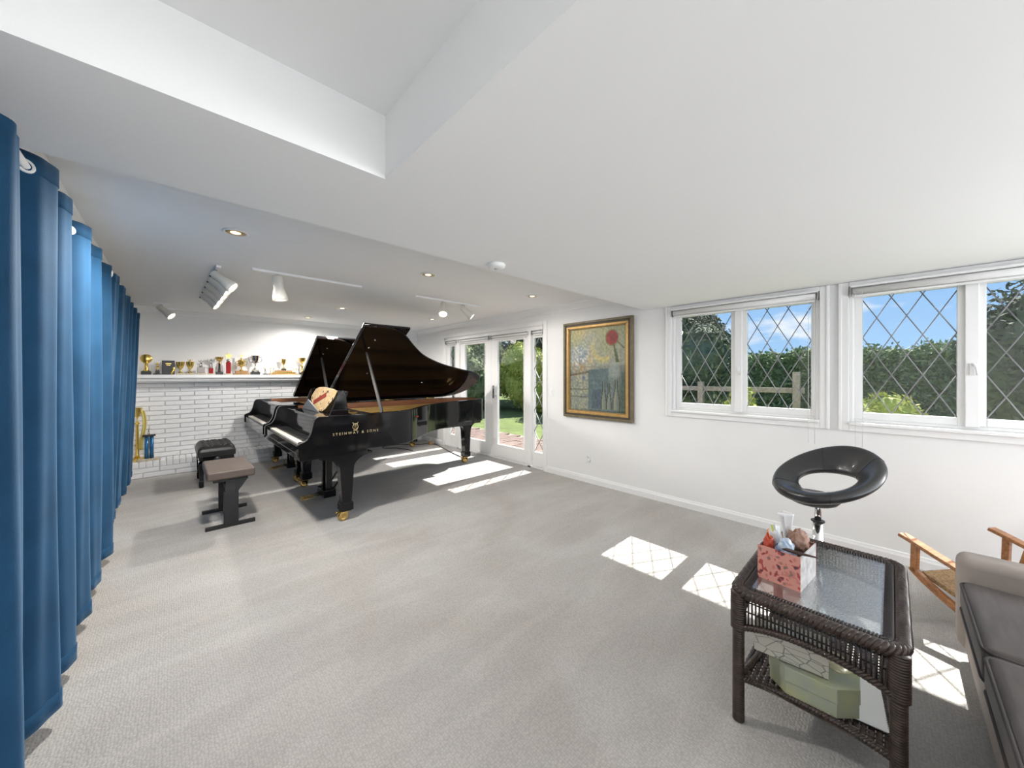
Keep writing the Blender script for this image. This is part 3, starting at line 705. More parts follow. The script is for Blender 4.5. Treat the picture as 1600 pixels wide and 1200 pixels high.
def paint(u, v):     # u 0 left..1 right as seen, v 0 top .. 1 bottom
    n1 = noise.noise((u * 4, v * 4, 1)); n2 = noise.noise((u * 12, v * 14, 5)); n3 = noise.noise((u * 30, v * 34, 9))
    c = mixc((.42, .43, .26), (.36, .38, .36), v * 1.2 + n1 * .5); c = mixc(c, (.62, .50, .22), .8 * blob(u + n1 * .1, v, .22, .05, .2, .07))
    r_ = math.hypot((u - .62) / .26, (v - .22) / .22); c = mixc(c, (.66, .55, .22), .8 * math.exp(-((r_ - .75) / .16) ** 2) * (1 if v > .12 and u < .72 else .25))
    c = mixc(c, (.40, .44, .46), .55 * blob(u, v, .38, .12, .16, .1))
    if v > .42: c = mixc(c, (.20, .27, .27), min(1, (v - .42) * 5) * .75)
    c = mixc(c, (.12, .16, .11), .9 * max(0, min(1, (u - .84 + n1 * .12) * 9)) * max(0, min(1, (v - .42) * 6)))
    # left cluster of pale flowers and ochre
    k = blob(u, v, .2, .36, .2, .16, 4); c = mixc(c, (.44, .48, .50), .8 * k)
    c = mixc(c, (.20, .32, .42), .8 * k * max(0, n2 + .15) * 1.6); c = mixc(c, (.74, .70, .60), .9 * k * max(0, n3) * 1.8)
    k = blob(u, v, .17, .47, .2, .07, 4); c = mixc(c, (.48, .34, .15), .8 * k * (.6 + n2))
    k = blob(u, v, .38, .40, .07, .14, 4); c = mixc(c, (.55, .46, .26), .7 * k * (.8 + n2))
    # lower left checked cloth
    if u < .36 and v > .54: c = mixc((.40, .42, .32), (.30, .34, .33), .5 + n2); c = mixc(c, (.58, .52, .28), max(0, n3) * 1.0)
    if abs(v - .545 + .12 * (u - .2)) < .012 and u < .36: c = (.20, .15, .08)
    if u < .36 and (abs(v - .74) < .008 or abs(v - .83) < .006): c = mixc(c, (.16, .17, .14), .8)
    k = blob(u, v, .25, .62, .06, .07); c = mixc(c, (.62, .58, .40), k * (.6 + n3)); c = mixc(c, (.10, .16, .30), .9 * blob(u, v, .26, .60, .03, .035))
    # teal block
    if .35 < u < .74 - .06 * v and .49 + .05 * (.6 - u) < v < .97: c = mixc((.13, .20, .21), (.22, .28, .28), .5 + n2 * .9)
    if .42 < u < .58 and .74 < v < .97: c = mixc(c, (.12, .15, .19), .7)
    # vase of pale flowers on the right, bottles
    k = blob(u, v, .81, .52, .10, .09, 4); c = mixc(c, (.46, .50, .47), k * .85); c = mixc(c, (.16, .26, .26), .8 * k * max(0, n3) * 2)
    for cu, w_, v0 in ((.63, .045, .64), (.72, .04, .66), (.84, .055, .62)):
        hw = w_ * (.35 + .65 * max(0, min(1, (v - v0 - .1) * 7)))
        if abs(u - cu) < hw and v0 < v < .97: c = mixc((.42, .42, .30), (.22, .28, .26), .5 + n3 * 1.3 + .5 * math.sin(40 * (u - cu)))
        if abs(abs(u - cu) - hw) < .008 and v0 < v < .97: c = (.09, .11, .10)
    # red disc and stem
    r_ = math.hypot((u - .77) * .86, v - .13)
    st = abs(u - (.80 + .30 * (v - .2))) 
    if .2 < v < .42 and st < .012 + .09 * (v - .2): c = (.14, .17, .07)
    if .17 < v < .26 and abs(u - (.86 + 1.4 * (v - .18))) < .015: c = (.18, .20, .09)
    if r_ < .105: c = mixc(c, (.20, .14, .05), .75 * (1 - max(0, (r_ - .09) / .015)))
    if r_ < .082: c = mixc((.40, .05, .045), (.26, .035, .03), .5 + n2 * 1.4)
    c = mixc(c, (.02, .03, .03), max(0, .5 * (v - .97) * 33))
    return tuple(max(.01, (x * (1 + .35 * n3)) ** 1.12 * (.72 if v > .45 else .85)) for x in c)
g = MB().grid(lambda u, v: (-.012, cw * (1 - 2 * u), chh * (1 - 2 * v)), NU, NV, False)
PM = bpy.data.materials.new('oil_paint'); PM.use_nodes = True; b = PM.node_tree.nodes['Principled BSDF']; b.inputs['Roughness'].default_value = .45
at = PM.node_tree.nodes.new('ShaderNodeVertexColor'); at.layer_name = 'paint'; PM.node_tree.links.new(at.outputs[0], b.inputs['Base Color'])
cv = g.build('canvas', PM, pt)
ca = cv.data.color_attributes.new('paint', 'FLOAT_COLOR', 'POINT')
for i, vv in enumerate(cv.data.vertices):
    u = (1 - vv.co.y / cw) / 2; v = (1 - vv.co.z / chh) / 2; ca.data[i].color = (*paint(u, v), 1)
MB().box(-.011, -.002, -FW + .05, FW - .05, -FH + .05, FH - .05).build('backing', DARKF, pt)

# ================================================================ CEILING FIXTURES
LAMPW = mat('lamp_white', (.72, .70, .65), .4)
LENS = mat('lamp_lens', (1, .95, .85), .3, emit=(1, .9, .72), estr=6)
def spot(name, loc, aim, power, size=100, rad=.03, col=(1, .93, .82), blend=.6, parent=None):
    l = bpy.data.lights.new(name, 'SPOT'); l.energy = power; l.spot_size = R(size); l.spot_blend = blend; l.shadow_soft_size = rad; l.color = col
    o = bpy.data.objects.new(name, l); COL.objects.link(o); o.location = loc; o.rotation_euler = Vector(aim).to_track_quat('-Z', 'Y').to_euler()
    if parent: o.parent = parent
    return o
def track(label, a, b, heads, big=1.0, power=7):
    a = Vector(a); b = Vector(b); mid = (a + b) / 2
    T = thing('track_light', label, 'track light', (mid.x, mid.y, ZC)); off = Vector((mid.x, mid.y, ZC))
    r = MB(); d_ = (b - a).normalized(); n_ = Vector((-d_.y, d_.x, 0)); P = [a - off + n_ * .018, b - off + n_ * .018, b - off - n_ * .018, a - off - n_ * .018]
    r.prism([(p.x, p.y) for p in P], 'z', -.022, -.0005); r.build('rail', TRIM, T, bevel=.002)
    for (hx, hy, aim, sc) in heads:
        p = Vector((hx, hy, ZC)) - off; aim = Vector(aim).normalized(); sc *= big
        piv = p + Vector((0, 0, -.085 * sc)); Mx = aim.to_track_quat('Z', 'Y').to_matrix()
        m = MB(); q0 = piv - aim * .05 * sc
        m.lathe([(.001, -.05), (.034, -.05), (.038, -.045), (.038, .05), (.042, .062), (.055, .12), (.057, .15), (.052, .15), (.05, .13), (.001, .125)], piv, 18, Mx @ Matrix.Diagonal((sc, sc, sc)))
        h = m.build('lamp_head', LAMPW, T)
        MB().lathe([(.001, .148), (.03, .146), (.050, .136), (.05, .128), (.001, .128)][::-1], piv, 18, Mx @ Matrix.Diagonal((sc, sc, sc))).build('lens', LENS, h)
        MB().tube([p + Vector((0, 0, -.02)), p + Vector((0, 0, -.045 * sc)), piv + Vector((0, 0, .02))], .009 * sc, 8).build('stem', LAMPW, h)
        MB().tube([piv + n_ * .045 * sc, piv + n_ * .05 * sc + Vector((0, 0, -.0)), piv + n_ * .06 * sc], .008 * sc, 8).build('pivot_knob', BLACKS, h)
        spot('track_lamp', piv + aim * .17 * sc, aim, power, 110, .03, parent=T)
AIM1 = (.70, -.30, -.60)
track('track light with five stacked white heads left of the pianos', (.29, 4.12, 0), (.27, 5.65, 0), [(.29, 4.22, AIM1, 1.0), (.285, 4.53, AIM1, .95), (.28, 4.82, (.7, -.28, -.62), .95), (.275, 5.15, (.70, -.3, -.62), .95), (.27, 5.5, (.68, -.3, -.6), .95)])
track('long track light with a single head over the near keyboard', (.515, 4.01, 0), (1.50, 4.01, 0), [(.72, 4.01, (.12, .02, -1), 1.15)])
track('track light with two heads over the near piano body', (2.154, 4.01, 0), (3.174, 4.01, 0), [(2.55, 4.01, (-.30, -.45, -.75), 1.0), (2.88, 4.01, (.55, -.42, -.6), 1.0)])
track('short track light with one head beside the curtain', (-.20, 6.79, 0), (-.05, 6.79, 0), [(-.12, 6.79, (.6, -.35, -.6), 1.0)])
CANM = mat('can_reflector', (.62, .43, .16), .3, metal=1)
cans = [((.307, 3.09), 'gold recessed downlight nearest the blue curtain'), ((1.80, 3.10), 'gold recessed downlight nearest the smoke detector'), ((3.23, 3.06), 'recessed downlight in front of the near french door'), ((1.79, 5.52), 'recessed downlight between the piano lids'), ((3.286, 5.52), 'recessed downlight in front of the far french door'), ((1.65, 6.80), 'recessed downlight close to the trophy wall')]
for (x, y), lb in cans:
    T = thing('recessed_light', lb, 'downlight', (x, y, ZC), group='recessed downlights')
    MB().lathe([(.001, -.001), (.074, -.001), (.076, -.004), (.070, -.008), (.060, -.008), (.058, -.003), (.001, -.003)], (0, 0, 0), 28).build('trim_ring', TRIM, T)
    MB().lathe([(.001, -.0035), (.057, -.0035), (.057, -.0055), (.036, -.0045), (.001, -.0045)], (0, 0, 0), 28).build('reflector', CANM, T)
    MB().lathe([(.001, -.005), (.030, -.005), (.022, -.009), (.001, -.011)], (0, 0, 0), 18).build('bulb', mat('can_bulb', (.9, .8, .6), .3, emit=(1, .85, .6), estr=1.5), T)
    spot('downlight_lamp', (0, 0, -.09), (0, 0, -1), 17 if y > 6 else 8 if x > 3 else 112 if x < 1 else 112 if y > 5 else 18, 176, .075, (1, .96, .9), .4, T)
T = thing('smoke_detector', 'white round smoke detector on the dropped ceiling', 'detector', (1.587, 1.841, ZL))
MB().lathe([(.001, 0), (.062, 0), (.064, -.008), (.058, -.022), (.04, -.028), (.001, -.03)], (0, 0, 0), 28).build('cover', TRIM, T)
MB().lathe([(.001, -.029), (.012, -.029), (.011, -.033), (.001, -.033)], (0, .0, 0), 14).build('test_button', mat('button_grey', (.5, .5, .5), .4), T)

# ================================================================ TROPHIES
GOLD = mat('trophy_gold', (.80, .57, .16), .22, metal=.9); SILV = mat('trophy_silver', (.75, .74, .72), .15, metal=1)
DKB = mat('trophy_black', (.02, .018, .016), .3); REDC = mat('trophy_red', (.30, .008, .008), .4, spec=.2); TWOOD = mat('trophy_wood', (.42, .23, .08), .4, noise_amt=.3, nscale=20)
MARB = mat('trophy_marble', (.55, .48, .36), .35, noise_amt=.3, nscale=30); GREYC = mat('trophy_grey', (.36, .33, .31), .4); BLUEC = mat('trophy_blue', (.04, .17, .36), .2, metal=.5)
def cup(T, z, h, r, m, handles=True, lidded=False):
    pr2 = [(.001, z), (r * .55, z), (r * .5, z + h * .06), (r * .16, z + h * .14), (r * .13, z + h * .3), (r * .22, z + h * .38), (r * .62, z + h * .5), (r * .88, z + h * .72), (r, z + h * .98), (r * 1.04, z + h), (r * .92, z + h * .99), (r * .8, z + h * .75), (.001, z + h * .55)]
    k = MB().lathe(pr2, (0, 0, 0), 20).build('cup', m, T)
    if handles:
        for s in (-1, 1):
            MB().tube([(s * r * .6, 0, z + h * .5), (s * r * 1.25, 0, z + h * .55), (s * r * 1.5, 0, z + h * .75), (s * r * 1.4, 0, z + h * .92), (s * r * .98, 0, z + h * .88)], r * .09, 6).build('handle', m, k)
def figure(T, z, h, m, arms=1):
    q = MB(); q.ball((0, 0, z + h * .9), h * .085, seg=10, rings=6); q.tube([(0, 0, z + h * .82), (0, 0, z + h * .62), (0, 0, z + h * .46)], [h * .07, h * .1, h * .075], 8)
    for s in (-1, 1):
        q.tube([(s * h * .05, 0, z + h * .48), (s * h * .09, -.003, z + h * .25), (s * h * .08, 0, z)], [h * .06, h * .045, h * .035], 7)
        q.tube([(s * h * .1, 0, z + h * .76), (s * h * .24, 0, z + h * .84), (s * h * .26, 0, z + h * 1.0)], [h * .04, h * .033, h * .028], 6)
    q.build('figure', m, T)
def base(T, w, dd, h, m, z=0): MB().box(-w / 2, w / 2, -dd / 2, dd / 2, z, z + h).build('base', m, T, bevel=.003)
def star(T, z, r, m):
    pts = [((r if k % 2 == 0 else r * .42) * math.sin(PI * k / 5), z + r + (r if k % 2 == 0 else r * .42) * math.cos(PI * k / 5)) for k in range(10)]
    MB().prism(pts, 'y', -.006, .006).build('star', m, T)
def tro(x, label, fn, y=7.2, z=1.425, name='trophy'):
    T = thing(name, label, 'trophy', (x, y, z), 0, 'trophies on the mantel'); fn(T); return T
def f1(T):
    base(T, .10, .07, .05, DKB); MB().lathe([(.001, .05), (.04, .05), (.02, .08), (.018, .15), (.03, .17), (.001, .17)], (0, 0, 0), 16).build('stem', GOLD, T)
    MB().lathe([(.001, -.012), (.055, -.012), (.062, -.005), (.062, .005), (.055, .012), (.001, .012)], (0, 0, .225), 24, Matrix.Rotation(PI / 2, 3, 'X')).build('medallion', GOLD, T)
tro(-.285, 'gold medallion trophy next to the blue curtain', f1)
def f2(T): base(T, .088, .06, .014, DKB); MB().box(-.022, .022, -.02, .02, .014, .06).build('column', DKB, T); figure(T, .06, .12, GOLD)
tro(-.172, 'small gold figure trophy on a dark slab', f2)
def f3(T):
    MB().box(-.068, .068, -.012, .012, 0, .205).build('plaque', DKB, T, bevel=.003); q = MB(); q.box(-.03, .03, -.0135, -.012, .155, .165); q.box(-.022, .022, -.0135, -.012, .135, .142)
    tag(q.build('inscription', GOLD, T), kind='stuff')
    k = MB(); k.ball((.055, -.03, .085), .018, .012, .03); k.tube([(.03, -.03, .005), (.04, -.03, .04), (.055, -.03, .08)], .012, 8); k.build('figure', GOLD, T)
tro(-.06, 'black award plaque with a gold ornament at its corner', f3, name='award_plaque')
def f4(T): base(T, .1, .07, .025, MARB); cup(T, .025, .165, .05, GOLD, False)
tro(.068, 'plain gold goblet trophy right of the black plaque', f4)
def f5(T): base(T, .1, .07, .025, MARB); cup(T, .025, .17, .048, GOLD, False); figure(T, .13, .10, GOLD)
tro(.175, 'wide gold goblet trophy with a small figure inside', f5)
def f6(T): base(T, .11, .08, .025, MARB); MB().box(-.045, .045, -.03, .03, .025, .115).build('column', GREYC, T, bevel=.003); figure(T, .115, .11, SILV)
tro(.30, 'grey block trophy with a silver figure', f6)
def f7(T): base(T, .09, .08, .02, MARB); MB().box(-.026, .026, -.026, .026, .02, .10).build('column', REDC, T, bevel=.003); figure(T, .10, .15, SILV)
tro(.415, 'short red column trophy with a silver figure', f7)
def f8(T): base(T, .09, .07, .045, DKB); MB().lathe([(.001, .045), (.018, .045), (.014, .06), (.012, .17), (.016, .18), (.001, .18)], (0, 0, 0), 12).build('stem', DKB, T); cup(T, .175, .10, .052, GOLD, False)
tro(.515, 'gold cup trophy on a tall dark stem', f8)
def f9(T): base(T, .11, .08, .02, MARB); MB().box(-.028, .028, -.028, .028, .02, .20).build('column', REDC, T, bevel=.003); MB().ball((0, 0, .222), .026, .02, .024).build('medallion', SILV, T); star(T, .24, .055, GOLD)
tro(.625, 'tall red column trophy topped by a gold star', f9)
def f10(T):
    base(T, .2, .12, .022, TWOOD); MB().box(-.08, .08, -.045, .045, .022, .065).build('step', TWOOD, T, bevel=.004); cup(T, .065, .16, .05, GOLD, True)
    MB().lathe([(.001, .22), (.045, .222), (.03, .24), (.008, .25), (.012, .265), (.012, .275), (.001, .28)], (0, 0, 0), 16).build('cup_lid', GOLD, T)
    star(T, .275, .026, GOLD)
tro(.79, 'lidded gold loving cup on a stepped wooden base', f10)
def f11(T): base(T, .12, .09, .05, DKB); MB().lathe([(.001, .05), (.05, .05), (.048, .085), (.001, .09)], (0, 0, 0), 18).build('plinth', SILV, T); cup(T, .085, .23, .06, SILV, True)
tro(.975, 'silver loving cup on a black base', f11)
def f12(T): base(T, .075, .05, .016, DKB); figure(T, .016, .11, SILV)
tro(1.11, 'tiny silver figure trophy beside the silver cup', f12)
def f13(T):
    base(T, .42, .14, .022, TWOOD); MB().box(-.17, .17, -.055, .055, .022, .045).build('step', GOLD, T, bevel=.003); MB().box(-.12, .12, -.045, .045, .045, .075).build('step', TWOOD, T, bevel=.003)
    MB().box(-.035, .035, -.03, .03, .075, .105).build('plinth', DKB, T); cup(T, .105, .165, .038, GOLD, False)
    for sx in (-1, 1):
        for q in (.145, .19):
            k = MB(); k.tube([(sx * q, 0, .04 if q < .17 else .02), (sx * q, 0, .10)], .004, 6); k.ball((sx * q, 0, .105), .009, seg=8, rings=5); k.build('spire', GOLD, T)
tro(1.375, 'wide tiered wooden trophy with a small gold cup', f13)
def f14(T): base(T, .1, .08, .04, DKB); MB().lathe([(.001, .04), (.02, .04), (.014, .06), (.012, .16), (.001, .16)], (0, 0, 0), 12).build('stem', GOLD, T); cup(T, .15, .15, .062, GOLD, False)
tro(1.66, 'gold cup trophy half hidden by the farther piano lid', f14)
# trophies standing on the hearth by the curtain
T = thing('column_trophy', 'tall blue column trophy on the hearth by the curtain', 'trophy', (-.26, 7.17, .221))
base(T, .22, .12, .03, MARB)
for xx in (-.0, .05): MB().lathe([(.001, .03), (.022, .03), (.022, .34), (.001, .34)], (xx - .02, 0, 0), 14).build('column', BLUEC, T)
MB().box(-.06, .07, -.035, .035, .34, .362).build('cap', DKB, T); figure(T, .362, .09, SILV)
T = thing('ribbon_trophy', 'tall gold trophy with yellow ribbon half hidden by the curtain', 'trophy', (-.375, 7.25, .221))
base(T, .15, .12, .04, GOLD); MB().lathe([(.001, .04), (.03, .04), (.02, .08), (.016, .5), (.03, .52), (.001, .52)], (0, 0, 0), 14).build('stem', GOLD, T); cup(T, .52, .22, .05, GOLD, False)
MB().grid(lambda u, v: (.055 + .02 * math.sin(v * 5) + (u - .5) * .04, -.03 - .01 * math.sin(u * 9), .70 - .55 * v), 6, 16).build('ribbon', mat('yellow_ribbon', (.62, .52, .16), .6), T, solid=.003)

# ================================================================ RING STOOL
st = thing('ring_stool', 'black leather ring back stool on a chrome pole', 'stool', (2.83, .272, 0), R(150))
def sect(ph):
    k = .5 - .5 * math.cos(ph)
    th = R(6) + R(56) * k ** 1.1; a = .078 + .016 * k - .022 * math.sin(ph) ** 2; b_ = .034 - .006 * k
    return k, th, a, b_
def ringpt(ph, w):
    k, th, a, b_ = sect(ph); rad = Vector((math.cos(ph), math.sin(ph), 0)); up = Vector((0, 0, 1))
    d1 = rad * math.cos(th) + up * math.sin(th); d2 = -rad * math.sin(th) + up * math.cos(th)
    c0 = rad * (.188 + .012 * k) + up * (.715 + .18 * k)
    cw_, sw = math.cos(w), math.sin(w); e_ = .62
    return c0 + d1 * (a * math.copysign(abs(cw_) ** e_, cw_)) + d2 * (b_ * math.copysign(abs(sw) ** e_, sw))
m = MB(); NP, NW = 72, 28
vs_ = [ringpt(2 * PI * i / NP, 2 * PI * j / NW) for i in range(NP) for j in range(NW)]
m.add(vs_, [(i * NW + j, i * NW + (j + 1) % NW, ((i + 1) % NP) * NW + (j + 1) % NW, ((i + 1) % NP) * NW + j) for i in range(NP) for j in range(NW)], True)
STL = mat('stool_leather', (.022, .022, .024), .30, bump=.08, bscale=60, coat=.25)
k = m.build('ring_seat', STL, st)
for ph in (R(140), R(220), R(40), R(320)):
    MB().tube([ringpt(ph, 2 * PI * j / 36) * 1.0 for j in range(36)], .0022, 5, True).build('seam', LEATH, k)
MB().lathe([(.001, .665), (.09, .665), (.11, .675), (.13, .70), (.12, .715), (.001, .715)], (.10, 0, 0), 22, None, 1, 1).build('seat_support', BLACKS, st)
MB().lathe([(.001, .55), (.0165, .55), (.0165, .69), (.001, .69)], (0.06, 0, 0), 18).build('upper_pole', CHROME, st)
MB().lathe([(.001, .551), (.031, .551), (.033, .553), (.033, .559), (.031, .561), (.001, .561)], (.06, 0, 0), 18, smooth=False).build('collar', BLACKS, st)
MB().lathe([(.001, .02), (.026, .02), (.026, .55), (.001, .55)], (.06, 0, 0), 18).build('lower_pole', CHROME, st)
MB().lathe([(.001, 0), (.195, 0), (.2, .004), (.19, .012), (.08, .024), (.04, .04), (.028, .06), (.001, .06)], (.06, 0, 0), 32).build('base', CHROME, st)

# ================================================================ WICKER TABLE
WK = mat('wicker', (.050, .029, .021), .35, noise_amt=.55, nscale=40, coat=.15); WK2 = mat('wicker_dark', (.022, .015, .013), .38, noise_amt=.3, nscale=40)
TX0, TX1, TY0, TY1, TZ = 1.665, 2.475, -.045, .465, .55
wt = thing('wicker_table', 'dark brown wicker side table with a pebbled glass top', 'table', ((TX0 + TX1) / 2, (TY0 + TY1) / 2, 0))
HX, HY_ = (TX1 - TX0) / 2, (TY1 - TY0) / 2
def rrect(hx, hy, r, n=6, step=.02):
    pts = []
    for (cx, cy, a0) in ((hx - r, hy - r, 0), (-hx + r, hy - r, PI / 2), (-hx + r, -hy + r, PI), (hx - r, -hy + r, 3 * PI / 2)):
        for k2 in range(n + 1): a = a0 + PI / 2 * k2 / n; pts.append(Vector((cx + r * math.cos(a), cy + r * math.sin(a), 0)))
    out = []
    for i in range(len(pts)):
        p, q = pts[i], pts[(i + 1) % len(pts)]; L_ = (q - p).length; nn = max(1, int(L_ / step))
        for k2 in range(nn): out.append(p + (q - p) * k2 / nn)
    return out
def braid(path, r, pitch, rs, closed=True, strands=3, seg=6):
    """twisted strands wound round a path"""
    m = MB(); P = path; n = len(P); cum = [0]
    for i in range(1, n): cum.append(cum[-1] + (P[i] - P[i - 1]).length)
    tot = cum[-1] + ((P[0] - P[-1]).length if closed else 0); turns = max(1, round(tot / pitch)); steps = int(turns * 9)
    for s_ in range(strands):
        pts = []; i = 0
        for k2 in range(steps + (0 if closed else 1)):
            d_ = tot * k2 / steps
            while i < n - 2 and cum[i + 1] < d_: i += 1
            if closed and d_ > cum[-1]: a, b_, f = P[-1], P[0], (d_ - cum[-1]) / max(1e-6, tot - cum[-1])
            else: a, b_, f = P[i], P[i + 1], (d_ - cum[i]) / max(1e-6, cum[i + 1] - cum[i])
            p = a.lerp(b_, min(1, f)); t_ = (b_ - a).normalized(); n1 = t_.cross(Vector((0, 0, 1)))
            if n1.length < .1: n1 = Vector((1, 0, 0))
            n1.normalize(); n2 = n1.cross(t_); an = 2 * PI * (turns * k2 / steps + s_ / strands); pts.append(p + (n1 * math.cos(an) + n2 * math.sin(an)) * r)
        m.tube(pts, rs, seg, closed)
    return m
pth = [p + Vector((0, 0, TZ - .018)) for p in rrect(HX - .018, HY_ - .018, .05, 6, .02)]
MB().tube(pth, .016, 8, True).build('rim_core', WK2, wt)
tag(braid(pth, .012, .045, .0105).build('rim_braid', WK, wt), kind='stuff')
# band of cross wraps between rim and glass
m = MB(); o1 = rrect(HX - .034, HY_ - .034, .045, 8, .0095); 
for p in o1:
    d_ = Vector((max(-1, min(1, p.x / (HX - .034))), max(-1, min(1, p.y / (HY_ - .034))), 0))
    n_ = Vector((1, 0, 0)) * (1 if p.x > 0 else -1) if (HX - abs(p.x)) < (HY_ - abs(p.y)) else Vector((0, 1, 0)) * (1 if p.y > 0 else -1)
    m.tube([p + Vector((0, 0, TZ - .014)), p - n_ * .012 + Vector((0, 0, TZ - .004)), p - n_ * .03 + Vector((0, 0, TZ - .006)), p - n_ * .036 + Vector((0, 0, TZ - .016))], .0042, 5)
tag(m.build('rim_wraps', WK2, wt), kind='stuff')
m = MB(); q = MB()
ip = [p + Vector((0, 0, TZ - .008)) for p in rrect(HX - .032, HY_ - .032, .045, 6, .02)]; tag(braid(ip, .004, .02, .0035, seg=5).build('inner_braid', WK, wt), kind='stuff')
TG = glass_mat('pebbled_glass', (.80, .85, .86), .09, .40, .6, 150)
MB().box(-HX + .066, HX - .066, -HY_ + .066, HY_ - .066, TZ - .014, TZ - .006).build('glass_top', TG, wt)
# open apron: slats, arched lower cord
for (ax, sgn) in (('y', -1), ('y', 1), ('x', -1), ('x', 1)):
    hl = (HX if ax == 'x' else HY_) - .03; n = int(2 * hl / .0125); m = MB(); low = []
    for i in range(n + 1):
        u = -hl + 2 * hl * i / n; zl = .385 + .045 * (1 - (abs(u) / hl) ** 2.2); 
        P = (lambda z, u=u: Vector((u, sgn * (HY_ - .02), z)) if ax == 'x' else Vector((sgn * (HX - .02), u, z)))
        m.tube([P(zl), P(TZ - .03)], .0034, 5); low.append(P(zl))
    for zz in (.50, .46):
        m.tube([Vector((-hl, sgn * (HY_ - .024), zz)) if ax == 'x' else Vector((sgn * (HX - .024), -hl, zz)), Vector((hl, sgn * (HY_ - .024), zz)) if ax == 'x' else Vector((sgn * (HX - .024), hl, zz))], .003, 5)
    tag(m.build('apron_slats', WK2, wt), kind='stuff')
    tag(braid(low, .007, .035, .007, False).build('apron_cord', WK, wt), kind='stuff')
for sx in (-1, 1):
    for sy in (-1, 1):
        p = Vector((sx * (HX - .03), sy * (HY_ - .03), 0)); m = MB()
        pr2 = []; z = 0.0
        while z < TZ - .02:
            r0 = .022 if z < .37 else .029
            pr2 += [(r0 - .0035, z), (r0, z + .0035), (r0 - .0005, z + .0065)]; z += .009
        m.lathe([(.001, 0)] + pr2 + [(.001, z)], p, 14); m.build('leg', WK, wt)
# woven shelf with concave sides
SZ = .175; m = MB(); hx2, hy2 = HX - .03, HY_ - .03
def inset(t_): return .035 * (1 - t_ * t_)
for i in range(23):
    t_ = -1 + 2 * i / 22; y = t_ * hy2 * .98; L_ = hx2 - inset(t_) ; pts = []
    for k2 in range(46): u = -1 + 2 * k2 / 45; pts.append((u * L_, y, SZ + .003 * math.cos(PI * (k2 + i))))
    m.tube(pts, .0085, 6, flat=.28)
for i in range(34):
    t_ = -1 + 2 * i / 33; x = t_ * hx2 * .97; L_ = hy2 - inset(t_); m.tube([(x, -L_, SZ), (x, L_, SZ)], .005, 5, flat=.4)
tag(m.build('shelf_weave', WK, wt), kind='stuff')
edge = []
for (a, b_) in ((0, 1), (1, 2), (2, 3), (3, 0)):
    cs = [(-1, -1), (1, -1), (1, 1), (-1, 1)]; c0, c1 = cs[a], cs[b_]
    for k2 in range(20):
        t_ = k2 / 20; s_ = c0[0] + (c1[0] - c0[0]) * t_, c0[1] + (c1[1] - c0[1]) * t_; w_ = inset(-1 + 2 * t_)
        edge.append(Vector((s_[0] * hx2 - (w_ * s_[0] if c0[0] == c1[0] else 0), s_[1] * hy2 - (w_ * s_[1] if c0[1] == c1[1] else 0), SZ)))
tag(braid(edge, .007, .03, .007).build('shelf_braid', WK, wt), kind='stuff')

# things on the shelf
PAPER = mat('white_paper', (.80, .80, .80), .6)
ST = SZ + .0085
tag(MB().box(-.14, .14, -.10, .10, 0, .003).build('paper_sheets', PAPER, loc=(1.92, .12, ST)), 'loose white paper on the wicker shelf under the boxes', 'paper')
bpy.data.objects['paper_sheets'].rotation_euler.z = .12
OM = mat('gold_green_card', (.45, .47, .26), .35, col2=(.36, .40, .33), nscale=9, metal=.25)
ob = thing('octagonal_box', 'pale green gold octagonal box on the wicker shelf', 'box', (1.84, .215, ST + .0032), .05)
oc = [(-.115, -.075), (-.06, -.135), (.06, -.135), (.115, -.075), (.115, .075), (.06, .135), (-.06, .135), (-.115, .075)]
MB().prism([(x * .975, y * .975) for x, y in oc], 'z', 0, .085).build('body', OM, ob); MB().prism(oc, 'z', .05, .105).build('lid', OM, ob, bevel=.002)
MB().lathe([(.001, .1052), (.04, .1052), (.041, .1065), (.001, .107)], (.03, -.07, 0), 24).build('medallion', mat('pale_gold', (.75, .72, .5), .3, metal=.3), ob)
LB = bpy.data.materials.new('leaf_line_card'); LB.use_nodes = True; t = LB.node_tree; b = t.nodes['Principled BSDF']; b.inputs['Roughness'].default_value = .5
tcn = t.nodes.new('ShaderNodeTexCoord'); mpn = t.nodes.new('ShaderNodeMapping'); mpn.inputs['Scale'].default_value = (1, .55, 1); vn = t.nodes.new('ShaderNodeTexVoronoi'); vn.feature = 'DISTANCE_TO_EDGE'; vn.inputs['Scale'].default_value = 34
t.links.new(tcn.outputs['Object'], mpn.inputs[0]); t.links.new(mpn.outputs[0], vn.inputs['Vector']); rn = t.nodes.new('ShaderNodeValToRGB')
rn.color_ramp.elements[0].color = (.10, .10, .09, 1); rn.color_ramp.elements[1].position = .045; rn.color_ramp.elements[1].color = (.60, .58, .50, 1); t.links.new(vn.outputs[0], rn.inputs[0]); t.links.new(rn.outputs[0], b.inputs['Base Color'])
lb = thing('patterned_box', 'long tissue box patterned with leaf outlines on the octagonal box', 'box', (1.80, .28, ST + .111), .10)
MB().box(-.055, .055, -.115, .115, 0, .095).build('carton', LB, lb, bevel=.002)
MB().lathe([(.001, .0952), (.03, .0952), (.03, .0962), (.001, .0962)], (0, 0, 0), 20, None, 1, 2.6).build('opening', mat('film', (.7, .72, .72), .2), lb)

